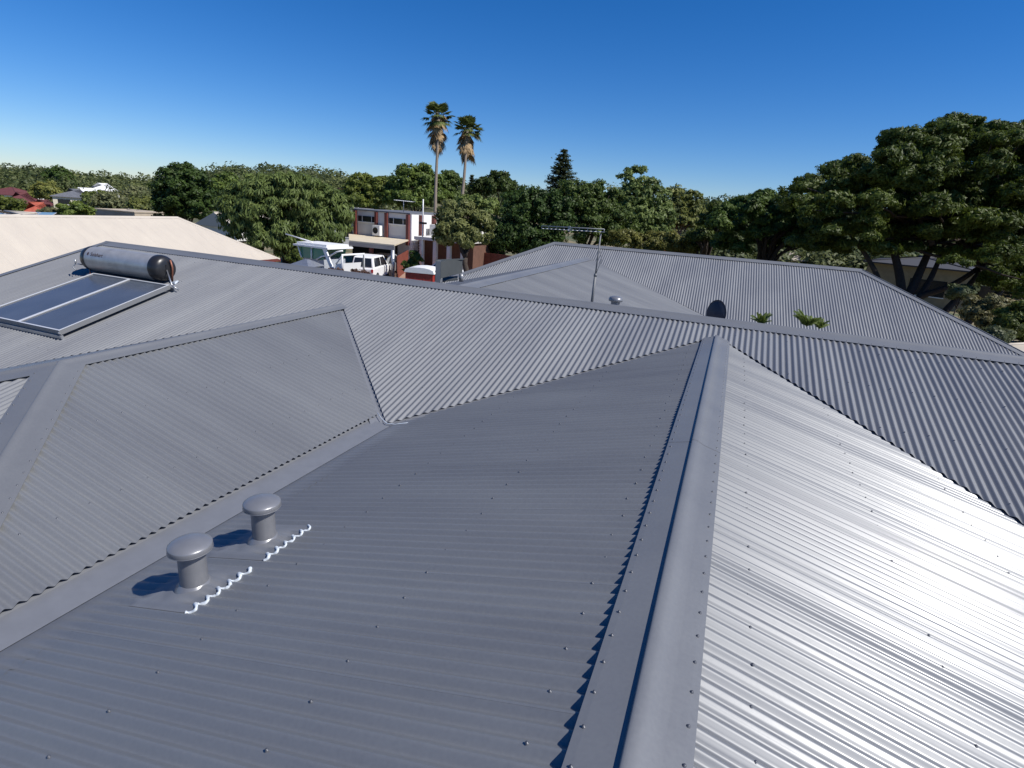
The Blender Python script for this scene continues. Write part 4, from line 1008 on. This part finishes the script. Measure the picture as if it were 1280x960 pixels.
# gabled house right of the dark round tree
hip_house('house', 'small cream gabled house between the dark round tree and the big light green tree', flat_pts(247, 292, 66, 64, 9)[1:] + flat_pts(247, 292, 66, 64, 9)[:1], -H, zpx(262, 281, 66), 1.5, CREAM, OFFW, gable=True)
hip_house('house', 'white two storey house with maroon roof far behind the light green tree', flat_pts(418, 437, 130, 130, 8), gz(-60, 110), zpx(428, 241, 130), 1.0, MAROON, WHITE)
hip_house('house', 'grey tiled low house left of the two storey white house', flat_pts(415, 444, 66, 66, 8), -H, zpx(430, 274.5, 66), 1.3, GREYT, OFFW, windows=[(.5, 2.6, 1.2, 2.4)])
# right side house behind the big tree
rw = [at(1080, 350, 52)[:2], at(1215, 350, 47)[:2]]
uu = (rw[1] - rw[0]) / np.linalg.norm(rw[1] - rw[0]); nn_ = np.array([-uu[1], uu[0]])
hip_house('house', 'tan brick house seen beneath the crown of the big umbrella shaped tree', [rw[0], rw[1], rw[1] + nn_ * 9, rw[0] + nn_ * 9], -H, at(1170, 333, 50)[2], .7, mat('dark_roof_tiles', (.05, .05, .055), .8), BRICK, windows=[(3.5, 6.2, 1.0, 2.4), (8.5, 10, 1.0, 2.4)])
hip_house('house', 'low house with brown tiled roof peeping between the far trees', flat_pts(846, 866, 62, 62, 7), -H, zpx(856, 326, 62), 1.2, ORANGE, BRICK)
c_ = at(1003, 328, 60); 
hip_house('house', 'sunlit cream house fragment seen over the far ridge', flat_pts(990, 1020, 60, 60, 6), -H, zpx(1003, 326, 60), .5, CREAM, CREAMW)
wb = on_z(1268, 432, -4.3)
hip_house('shed', 'pale low roof at the right edge beyond the far hip', [wb[:2] + (-.8, -.5), wb[:2] + (6, -3.5), wb[:2] + (7, 1.0), wb[:2] + (-.2, 3.0)], -H, -4.35, .25, CREAM, OFFW)['category'] = 'shed'
# bank of dry ground under the big tree
def bank():
    m = MB(); n = 18; V = []
    for i in range(n + 1):
        for j in range(n + 1):
            x = 10 + 34 * i / n; y = 16 + 26 * j / n
            h = 1.7 * math.exp(-((x - 28) / 10) ** 2 - ((y - 30) / 7) ** 2) + .12 * sin(x * 2.3) * sin(y * 1.7)
            V.append((x, y, -H - .12 + max(h, 0)))
    m.add(V, [(i * (n + 1) + j, (i + 1) * (n + 1) + j, (i + 1) * (n + 1) + j + 1, i * (n + 1) + j + 1) for i in range(n) for j in range(n)], 0, True)
    tag(m.build('terrain', mat('straw_and_bark_litter', (.50, .38, .21), .95, col2=(.20, .145, .08), nscale=.8, thr=(.4, .6), bump=.8, bscale=5)), kind='structure')
bank()

# ================================================================= TREES
# tall fan palms
def palm(label, pxt, pyt, pxb, pyb, d, crown_r, seed, group):
    r = random.Random(seed)
    top = at(pxt, pyt, d); b0 = at(pxb, pyb, d); g_ = gz(b0[0], b0[1]); dr = (b0 - top) / (b0[2] - top[2]); base = top + dr * (g_ - top[2])
    t_ = thing('palm_tree', label, 'palm tree', base, group)
    part('trunk', PALMB, t_, lambda m: m.tube([base + (top - base) * k + np.array([.12 * sin(k * 5 + seed), 0, 0]) for k in np.linspace(0, 1, 14)], list(np.linspace(.26, .15, 13)) + [.2], 10))
    def fan(m, org, dr_, size, mi=0, droop=0):
        dr_ = dr_ / np.linalg.norm(dr_); sd_ = np.cross(dr_, (0, 0, 1)); sd_ /= (np.linalg.norm(sd_) + 1e-6); upv = np.cross(sd_, dr_)
        hub = org + dr_ * size * .55 + np.array([0, 0, -droop * size * .2])
        m.tube([org, hub], .025, 4, mi, cap=False)
        n = 13
        for i in range(n):
            a = (i / (n - 1) - .5) * 2.5; q = cos(a) * dr_ + sin(a) * sd_ ; L_ = size * .62 * (1 - .18 * abs(a)) * r.uniform(.85, 1.1)
            tip = hub + q * L_ + upv * .06 * L_ * r.uniform(-1, 1) + np.array([0, 0, -L_ * (.25 + droop * .5)])
            md = hub + q * L_ * .55 + np.array([0, 0, -L_ * .06]); w = np.cross(q, upv); w = w / (np.linalg.norm(w) + 1e-6) * .055 * size
            m.add([hub, md + w, tip, md - w], [(0, 1, 2, 3)], mi)
    g1 = MB()
    for i in range(40):
        el = r.uniform(-.35, 1.35); a = r.uniform(0, 2 * pi)
        fan(g1, top + np.array([0, 0, r.uniform(-.4, .3)]), np.array([cos(a) * cos(el), sin(a) * cos(el), sin(el)]), crown_r * r.uniform(.7, .95), 0, max(0, .4 - el) * .6)
    g1.build('crown', LF['palm'], t_)
    g2 = MB()
    for i in range(60):
        el = r.uniform(-1.5, -.35); a = r.uniform(0, 2 * pi); zo = r.uniform(-2.3, 1.0) * crown_r * .42
        fan(g2, top + np.array([0, 0, zo]), np.array([cos(a) * cos(el) * .7, sin(a) * cos(el) * .7, sin(el)]), crown_r * r.uniform(.55, .8), 0, .5)
    g2.build('dead_fronds', DEAD, t_)
gp_ = 'tall fan palms above the two storey house'
palm('taller left fan palm with shaggy brown skirt', 547, 146, 545, 262, 74, 2.5, 3, gp_)
palm('slightly shorter right fan palm leaning left at its foot', 584.5, 163, 575, 268, 74, 2.4, 5, gp_)
# small palms behind main ridge
def small_palm(label, px, py, Y, size, seed, n=9, lean=0):
    r = random.Random(seed); c = on_y(px, py, Y); base = np.array([c[0], c[1], -H])
    t_ = thing('palm_tree', label, 'palm tree', base, 'young courtyard palms')
    part('trunk', PALMB, t_, lambda m: m.tube([base, (base + c) / 2 + np.array([.05, 0, 0]), c - np.array([0, 0, .05])], [.09, .06, .05], 8))
    m = MB()
    for i in range(n):
        a = 2 * pi * i / n + r.uniform(-.3, .3); el = r.uniform(.85, 1.5); L_ = size * r.uniform(.8, 1.1)
        prev = c.copy(); pts = [c]
        for s in range(1, 8):
            e_ = el - s * .09; d = np.array([cos(a) * cos(e_) + lean * .3, sin(a) * cos(e_), sin(e_)]); prev = prev + d * L_ / 8; pts.append(prev)
        m.tube(pts, [.008] * 8, 4, cap=False)
        for s in range(1, 8):
            t = (pts[s] - pts[s - 1]); t /= np.linalg.norm(t); sd_ = np.cross(t, (0, 0, 1)); sd_ /= np.linalg.norm(sd_) + 1e-6
            for q in (0, .33, .66):
                o = pts[s - 1] + (pts[s] - pts[s - 1]) * q
                for sg_ in (-1, 1):
                    l_ = L_ * .38 * (1 - .5 * abs(s / 8 - .4)); tip = o + (sd_ * sg_ * .75 + t * .65) * l_ + np.array([0, 0, -.22 * l_]); md = (o + tip) / 2 + np.array([0, 0, .02]); w = t * .016 * (size / .5)
                    m.add([o, md + w, tip, md - w], [(0, 1, 2, 3)])
    m.build('crown', LF['bright'], t_)
small_palm('palm fronds peeping over the ridge right of the satellite dish', 951, 406, 11.3, .27, 5)
small_palm('taller spiky palm crown over the ridge further right of the dish', 1008, 408, 11.2, .36, 9, 11, -.2)
small_palm('smallest palm tuft over the ridge beside the spiky palm', 1024, 411, 11.4, .22, 12, 8)

# weeping pepper tree
tree('pepper_tree', 'large light green weeping tree behind the cream roof and boat', 'tree',
     px_blobs([(335, 262, 48, 36), (370, 250, 44, 34), (310, 270, 34, 34), (405, 280, 34, 36), (385, 300, 38, 28), (350, 300, 44, 26), (300, 252, 26, 22), (352, 236, 32, 18), (322, 235, 26, 14), (425, 268, 16, 26), (378, 232, 22, 12), (412, 250, 18, 18), (290, 282, 14, 22)], 47), LF['willow'], 60000, .13, clump=.45, elong=4.2, droop=.9, trunk_r=.35, under=.8, seed=3)
tree('dark_tree', 'dense dark green round tree left of centre beyond the cream roof', 'tree',
     px_blobs([(228, 245, 34, 34), (214, 240, 22, 28), (245, 238, 24, 26), (228, 222, 22, 17), (210, 258, 22, 18), (248, 260, 22, 18), (235, 214, 12, 9), (218, 216, 10, 9)], 78), LF['dark'], 24000, .26, clump=.75, trunk_r=.3, seed=4, under=.8)
tree('gum_tree', 'mid green tree right of the dense dark round tree', 'tree', px_blobs([(278, 236, 20, 16), (268, 246, 18, 20), (292, 240, 16, 16), (285, 224, 12, 8), (275, 256, 16, 14)], 92), LF['gumd'], 9000, .3, clump=.8, seed=5, under=.7)
# gums behind the two storey house
tree('gum_tree', 'broad gum tree left of the palms behind the two storey house', 'tree', px_blobs([(452, 228, 18, 13), (440, 240, 18, 16), (468, 238, 18, 16), (485, 246, 18, 16), (455, 252, 26, 14), (478, 228, 12, 8), (430, 250, 10, 14)], 88), LF['gumd'], 15000, .27, clump=.8, seed=6, under=.5)
tree('gum_tree', 'tall spreading gum tree directly behind the left palm trunk', 'tree', px_blobs([(512, 216, 18, 11), (530, 214, 14, 8), (500, 226, 14, 12), (528, 228, 20, 12), (515, 238, 26, 16), (545, 224, 10, 10), (508, 250, 30, 12), (540, 246, 24, 16)], 86), LF['gumd'], 17000, .26, clump=.7, seed=7, under=.5)
tree('gum_tree', 'round headed gum tree between the two palm trunks', 'tree', px_blobs([(562, 222, 13, 10), (570, 228, 11, 10), (556, 236, 14, 12), (565, 250, 20, 14)], 90), LF['gumd'], 8000, .27, clump=.7, seed=8, under=.5)
tree('gum_tree', 'dark open crowned gum tree right of the palms', 'tree', px_blobs([(624, 222, 14, 9), (612, 230, 12, 9), (636, 230, 12, 9), (624, 238, 22, 12), (600, 238, 14, 12), (645, 245, 16, 12)], 95), LF['dark'], 11000, .28, clump=.75, seed=9, under=.4)
# light tree in front of the house
tree('wattle_tree', 'feathery olive tree with leaning dark trunk right of the two storey house', 'tree', px_blobs([(568, 285, 22, 20), (584, 272, 22, 18), (560, 272, 16, 15), (576, 299, 22, 12), (597, 290, 16, 17), (561, 258, 12, 7), (606, 277, 9, 12), (551, 294, 9, 10)], 40), LF['light'], 22000, .12, clump=.42, elong=3.0, droop=.35, trunk_r=.22, seed=10, under=.8, base=gp(585, 40))
tree('wattle_tree', 'yellow green tree behind the right palm foot', 'tree', px_blobs([(590, 258, 24, 14), (612, 262, 18, 14), (575, 258, 16, 10)], 66), LF['willow'], 9000, .19, clump=.55, seed=11, under=.8, trunk_r=.2)
# dark dense trees centre
tree('fig_tree', 'large dark dense tree behind the left end of the far grey wing', 'tree', px_blobs([(655, 270, 34, 30), (640, 290, 30, 30), (672, 256, 28, 20), (690, 280, 28, 26), (650, 250, 22, 12), (665, 300, 36, 20), (625, 300, 16, 26), (700, 262, 18, 18)], 52), LF['dark'], 36000, .17, clump=.55, seed=12, under=.9, trunk_r=.4)
tree('bushy_tree', 'mid green bushy tree below the norfolk pine', 'tree', px_blobs([(735, 256, 26, 20), (715, 250, 20, 16), (755, 262, 24, 22), (740, 285, 34, 24), (770, 285, 26, 22), (725, 240, 22, 12), (750, 238, 20, 10), (710, 235, 14, 8)], 56), LF['gumd'], 26000, .17, clump=.55, seed=13, under=.9, trunk_r=.3)
tree('eucalyptus_tree', 'pale trunked eucalyptus with tufted top right of centre', 'tree', px_blobs([(795, 213, 13, 6), (782, 222, 9, 6), (804, 232, 22, 12), (790, 245, 26, 16), (815, 250, 22, 16), (800, 270, 34, 18), (825, 272, 20, 18), (780, 262, 18, 16), (812, 290, 30, 14)], 60), LF['gum'], 20000, .17, clump=.42, bark=PALEB, seed=14, under=.5, elong=2.4, droop=.4)
tree('eucalyptus_tree', 'sparser pale eucalyptus at the right of the far treeline', 'tree', px_blobs([(850, 243, 16, 9), (866, 250, 14, 10), (842, 258, 16, 12), (868, 266, 15, 12), (855, 280, 22, 14), (838, 240, 12, 6)], 70), LF['gum'], 8500, .19, clump=.42, bark=PALEB, seed=15, under=.4, elong=2.2, droop=.3)
tree('bushy_tree', 'low yellowish green shrubby tree beneath the eucalyptus', 'tree', px_blobs([(835, 302, 26, 14), (808, 303, 22, 12), (860, 305, 20, 14), (780, 300, 20, 14)], 50), LF['willow'], 16000, .15, clump=.45, seed=16, under=.9, trunk_r=.15)
# norfolk pines
def norfolk(label, px, pyt, d, h, w, seed, tiers=18):
    r = np.random.default_rng(seed); top = at(px, pyt, d); base = np.array([top[0], top[1], gz(top[0], top[1])])
    t_ = thing('norfolk_pine', label, 'pine tree', base, 'norfolk pines on the skyline')
    m = MB(); m.tube([base, top], [.3, .04], 8); V = []
    for i in range(tiers):
        k = (i + .4) / tiers; z = top[2] - h * k; L_ = w * (k ** .75) * r.uniform(.85, 1.1)
        nb = 9
        for j in range(nb):
            a = 2 * pi * j / nb + i * .5 + r.uniform(-.2, .2); l_ = L_ * r.uniform(.75, 1.1)
            o = np.array([top[0], top[1], z]); e_ = o + np.array([cos(a) * l_, sin(a) * l_, l_ * r.uniform(.0, .32)])
            m.tube([o, e_], [.05, .02], 4, cap=False)
            n = int(14 + l_ * 34); tt = r.uniform(.1, 1, n)
            P = o + (e_ - o) * tt[:, None] + r.normal(0, 1, (n, 3)) * np.array([.22, .22, .15])
            V.append(leafset(P, np.tile([0, 0, 1.], (n, 1)), .26, 2.0, 0, r))
    m.build('trunk', BARK, t_); quads(np.concatenate(V) - base, 'crown', LF['pine'], t_)
norfolk('large norfolk pine with tiered branches near the centre skyline', 705, 187, 98, 13, 5.6, 21, 17)
norfolk('tiny distant norfolk pine, left of a pair beside the right palm', 590, 219, 150, 7, 1.8, 22, 11)
norfolk('tiny distant norfolk pine, right of the pair beside the right palm', 602, 221, 150, 7, 1.8, 23, 11)
# the big umbrella tree on the right
def big_tree():
    r = np.random.default_rng(31)
    L_ = [(1215, 178, 60, 36), (1150, 200, 62, 40), (1255, 200, 60, 44), (1090, 215, 56, 34), (1050, 232, 50, 30), (1120, 245, 56, 34), (1190, 240, 62, 40), (1250, 260, 60, 44), (1010, 245, 34, 22), (1060, 265, 42, 26),
          (1165, 275, 46, 24), (1225, 300, 46, 26), (1300, 200, 60, 60), (1310, 280, 60, 50), (1270, 315, 44, 34), (1000, 262, 32, 20), (1105, 285, 34, 20), (1340, 240, 60, 70), (1215, 158, 40, 16), (1170, 172, 40, 18), (1130, 188, 34, 18), (1290, 350, 40, 26), (1255, 348, 30, 18), (1290, 395, 34, 22), (1130, 215, 60, 40), (1200, 210, 60, 40), (1180, 265, 60, 30), (1245, 285, 50, 36), (1080, 245, 50, 34), (1290, 240, 50, 50), (1210, 285, 50, 24), (1030, 280, 40, 16), (1140, 292, 44, 14), (1070, 300, 50, 18), (1120, 305, 40, 14), (1200, 318, 44, 14), (1255, 330, 40, 20), (1020, 298, 40, 16), (1170, 225, 60, 50), (1110, 262, 56, 30), (1240, 240, 50, 50), (1285, 175, 40, 24), (1290, 200, 40, 30), (1250, 168, 40, 20), (1270, 220, 40, 40)]
    sub = []
    for i, (x, y, rx, ry) in enumerate(L_):
        for j in range(9):
            a = r.uniform(0, 2 * pi); q = sqrt(r.uniform(0, 1)) * .8
            sub.append((x + cos(a) * q * rx, y + sin(a) * q * ry, rx * r.uniform(.26, .42), ry * r.uniform(.26, .42), r.uniform(-5, 5)))
    bl = px_blobs(sub, 34, .9)
    base0 = at(1135, 385, 33); base = np.array([base0[0], base0[1], -H - .1])
    t_ = thing('umbrella_tree', 'huge spreading multi trunked tree with umbrella crown at the right', 'tree', base)
    m = MB()
    # trunks: pixel polylines with depth
    for pts, r0, r1 in (([(1120, 395), (1140, 362), (1152, 335), (1165, 305), (1200, 270)], .34, .14), ([(1120, 395), (1128, 365), (1122, 330), (1112, 300), (1105, 270)], .34, .13), ([(1140, 385), (1160, 355), (1172, 330), (1180, 305)], .24, .1),
                        ([(1140, 372), (1180, 362), (1210, 345), (1235, 325), (1260, 300)], .22, .1), ([(1175, 395), (1200, 370), (1225, 340), (1240, 315)], .24, .1), ([(1205, 405), (1235, 380), (1262, 350), (1285, 325)], .28, .12), ([(1105, 380), (1098, 345), (1080, 315), (1060, 290)], .2, .09),
                        ([(1165, 305), (1150, 275), (1130, 240)], .16, .06), ([(1235, 325), (1215, 280), (1210, 230)], .16, .05)):
        P = [at(x, y, 33 + (i - 1) * .6) for i, (x, y) in enumerate(pts)]
        if pts[0][1] > 370: P = [np.array([P[0][0] - .2, P[0][1], -H])] + P
        # smooth polyline
        Q = []
        for i in range(len(P) - 1):
            for k in range(4): Q.append(P[i] + (P[i + 1] - P[i]) * k / 4)
        Q.append(P[-1]); Q = np.array(Q); S = Q.copy()
        for _ in range(3): S[1:-1] = (S[:-2] + S[1:-1] * 2 + S[2:]) / 4
        m.tube(list(S), np.linspace(r0, r1, len(S)), 10)
    for i in r.choice(len(bl), 46, replace=False):
        src = at(1150 + r.uniform(-40, 90), 285 + r.uniform(-10, 20), 34); m.tube(limb_pts(src, bl[i][0], r, n=6, wob=.1), np.linspace(.12, .03, 7), 5, cap=False)
    m.build('trunk', BARK, t_)
    P, N = crown_points(bl, 560000, .32, r, .7)
    quads(leafset(P, N, .09, 2.8, .1, r) - base, 'crown', LF['big'], t_)
big_tree()
def big_low(label, lst, depth, n, seed, leaf='big', size=.11):
    r = np.random.default_rng(seed); sub = []
    for (x, y, rx, ry) in lst:
        for j in range(6):
            a = r.uniform(0, 2 * pi); q = sqrt(r.uniform(0, 1)) * .75
            sub.append((x + cos(a) * q * rx, y + sin(a) * q * ry, rx * r.uniform(.3, .45), ry * r.uniform(.3, .45), r.uniform(-2.5, 2.5)))
    return tree('umbrella_tree', label, 'tree', px_blobs(sub, depth, .9), LF[leaf], n, size, clump=.42, seed=seed, under=.5, elong=2.6, trunk_r=.3, limbs=14)
big_low('lower rounded dark tree joining the left side of the umbrella tree', [(960, 262, 46, 22), (1000, 275, 46, 24), (925, 275, 40, 24), (970, 295, 50, 22), (1020, 295, 34, 18), (915, 300, 34, 20), (945, 252, 24, 10)], 40, 70000, 41)
big_low('dark shadowed tree at the far left of the umbrella trees', [(885, 285, 26, 20), (880, 305, 22, 18), (900, 262, 18, 12)], 48, 20000, 42, 'dark', .13)
# undergrowth right
for i, (x, y, rx, ry, d, lf, lab) in enumerate([(1234, 388, 30, 18, 27, 'scrub', 'dry tangled shrub under the umbrella tree'), (1272, 400, 22, 24, 25, 'gumd', 'dark shrub at the right edge under the umbrella tree'), (1200, 366, 16, 8, 31, 'scrub', 'straw coloured shrub beside the low branch'), (1243, 420, 22, 9, 23.5, 'scrub', 'low straw tuft behind the far hip end')]):
    tree('shrub', lab, 'shrub', px_blobs(lumpy(x, y, rx, ry, 14, 50 + i, .45, .8), d), LF[lf], 16000, .09, clump=.24, seed=60 + i, under=1.5, trunk_r=.04, split=.1)
# garden shrubs by the house and boat
tree('shrub', 'round dark bush by the carport of the two storey house', 'shrub', px_blobs(lumpy(514, 326, 12, 11, 8, 71, .5, .4), 41), LF['dark'], 6000, .1, clump=.2, seed=71, under=.9, trunk_r=.06)
tree('shrub', 'maroon and white speckled shrub between boat and wagon', 'shrub', px_blobs(lumpy(440, 346, 30, 10, 12, 72, .4, .4), 33), LF['maroon'], 2600, .13, clump=.25, seed=72, under=.9, trunk_r=.05)
tree('shrub', 'dark bush below the weeping tree left of the boat', 'shrub', px_blobs(lumpy(370, 325, 13, 14, 8, 73, .5, .4), 38), LF['gumd'], 6000, .1, clump=.25, seed=73, under=.9, trunk_r=.06)
# shrubs on the left
for i, (x, y, rx, ry, d, lf, lab) in enumerate([(150, 252, 44, 15, 120, 'scrub', 'wide grey green shrub mass below the white roofed houses'), (182, 258, 18, 12, 100, 'gum', 'mid green shrub left of the dark round tree'), (92, 262, 22, 9, 80, 'bright', 'bright green bush behind the cream ridge'), (12, 258, 18, 12, 84, 'gumd', 'dark green bush at the far left behind the panels'), (62, 268, 16, 6, 82, 'scrub', 'brownish bush beside the terracotta roof'), (122, 250, 16, 12, 130, 'gum', 'green tree beside the grey roofed house')]):
    tree('shrub', lab, 'shrub', px_blobs(lumpy(x, y, rx, ry, 12, 80 + i, .42, 2.5), d), LF[lf], 9000, .32 * d / 110, clump=.8 * d / 110, seed=90 + i, under=.9, trunk_r=.12)
# far wooded hills
def forest():
    r = np.random.default_rng(77); V = []
    # rows of distant crowns by direction
    for k in range(3600):
        px = r.uniform(-200, 1500) if k % 3 else r.uniform(-200, 300); u = r.uniform(0, 1); d = 95 + 350 * u ** 1.1
        if px > 190 and d < 150: d += 60
        c = ray(min(max(px, -200), 1500), 240 + (px - 500) * .07) * d; g_ = gz(c[0], c[1]); R_ = r.uniform(2.2, 6.2) * (1 + .25 * (d > 250)) * (.55 if r.uniform() < .3 else 1); hh = R_ * r.uniform(1.0, 1.9)
        # keep the houses on the hill in view
        if px < 172 and px > 100 and d < 220 and r.uniform() < .96: continue
        if 55 < px <= 114 and d < 170 and r.uniform() < .97: continue
        if px <= 55 and d < 155 and r.uniform() < .97: continue
        n = int(110 * (150 / d) ** .6 + 45)
        D = r.normal(0, 1, (n, 3)); D /= np.linalg.norm(D, axis=1)[:, None]; D[:, 2] = np.abs(D[:, 2]) * 1.0 - .25
        lump = 1 + .18 * np.sin(D[:, 0] * 5 + k) * np.sin(D[:, 1] * 5 + k * 2)
        P = np.array([c[0], c[1], g_ + hh - R_ * .6]) + D * np.array([R_, R_, R_ * .75]) * (lump * r.uniform(.75, 1.05, n))[:, None]
        V.append(leafset(P, D + np.array([0, 0, .3]), .75 * (d / 200) ** .7, 1.4, 0, r))
    for k in range(900):
        px = r.uniform(870, 1560); d = r.uniform(60, 120); c = ray(px, 240 + (px - 500) * .07) * d; R_ = r.uniform(1.8, 3.6); n = 420
        D = r.normal(0, 1, (n, 3)); D /= np.linalg.norm(D, axis=1)[:, None]; D[:, 2] = np.abs(D[:, 2]) - .25
        P = np.array([c[0], c[1], gz(c[0], c[1]) + R_ * .7]) + D * np.array([R_, R_, R_]) * r.uniform(.7, 1.05, (n, 1))
        V.append(leafset(P, D + np.array([0, 0, .3]), .3, 1.8, 0, r))
    o = quads(np.concatenate(V) + np.array([0, 0, H]), 'forest', LF['forest'], None)
    tag(o, 'wooded hillside of mixed green trees along the skyline', 'forest', kind='stuff')
forest()
tree('gum_tree', 'dark round topped tree on the hill left of the white roofed houses', 'tree', px_blobs([(72, 216, 12, 8), (64, 222, 10, 9), (82, 224, 12, 10), (70, 232, 16, 10)], 190), LF['dark'], 5000, .6, clump=1.4, seed=101, under=.7)
tree('gum_tree', 'yellow green tree on the hill in front of the darker one', 'tree', px_blobs([(58, 238, 14, 10), (68, 243, 12, 8), (48, 242, 10, 7)], 150), LF['willow'], 5000, .45, clump=1.1, seed=102, under=.8)

# ================================================================= light and world
az, el = radians(91), radians(48.2)
S = np.array([sin(az) * cos(el), cos(az) * cos(el), sin(el)])
sun = bpy.data.lights.new('sun', 'SUN'); sun.energy = 5.0; sun.angle = radians(.53); sun.color = (1, .955, .89)
so = bpy.data.objects.new('sun', sun); COL.objects.link(so)
so.rotation_euler = Vector((-S[0], -S[1], -S[2])).to_track_quat('-Z', 'Y').to_euler()
w = bpy.data.worlds.new('World'); scene.world = w; w.use_nodes = True
nt = w.node_tree; bg = nt.nodes['Background']
sky = nt.nodes.new('ShaderNodeTexSky'); sky.sky_type = 'NISHITA'; sky.sun_disc = False; sky.sun_elevation = el; sky.sun_rotation = az
sky.altitude = 800; sky.air_density = 1.0; sky.dust_density = .0; sky.ozone_density = 5
hs = nt.nodes.new('ShaderNodeHueSaturation'); hs.inputs['Saturation'].default_value = 1.32; nt.links.new(sky.outputs[0], hs.inputs['Color'])
tn = nt.nodes.new('ShaderNodeMix'); tn.data_type = 'RGBA'; tn.blend_type = 'MULTIPLY'; tn.inputs[0].default_value = 1; tn.inputs[7].default_value = (.81, .895, 1.12, 1); nt.links.new(hs.outputs[0], tn.inputs[6]); nt.links.new(tn.outputs[2], bg.inputs['Color']); bg.inputs['Strength'].default_value = .088
vs = scene.view_settings; vs.view_transform = 'Standard'; vs.look = 'None'; vs.gamma = 1; vs.exposure = .17; vs.use_curve_mapping = False
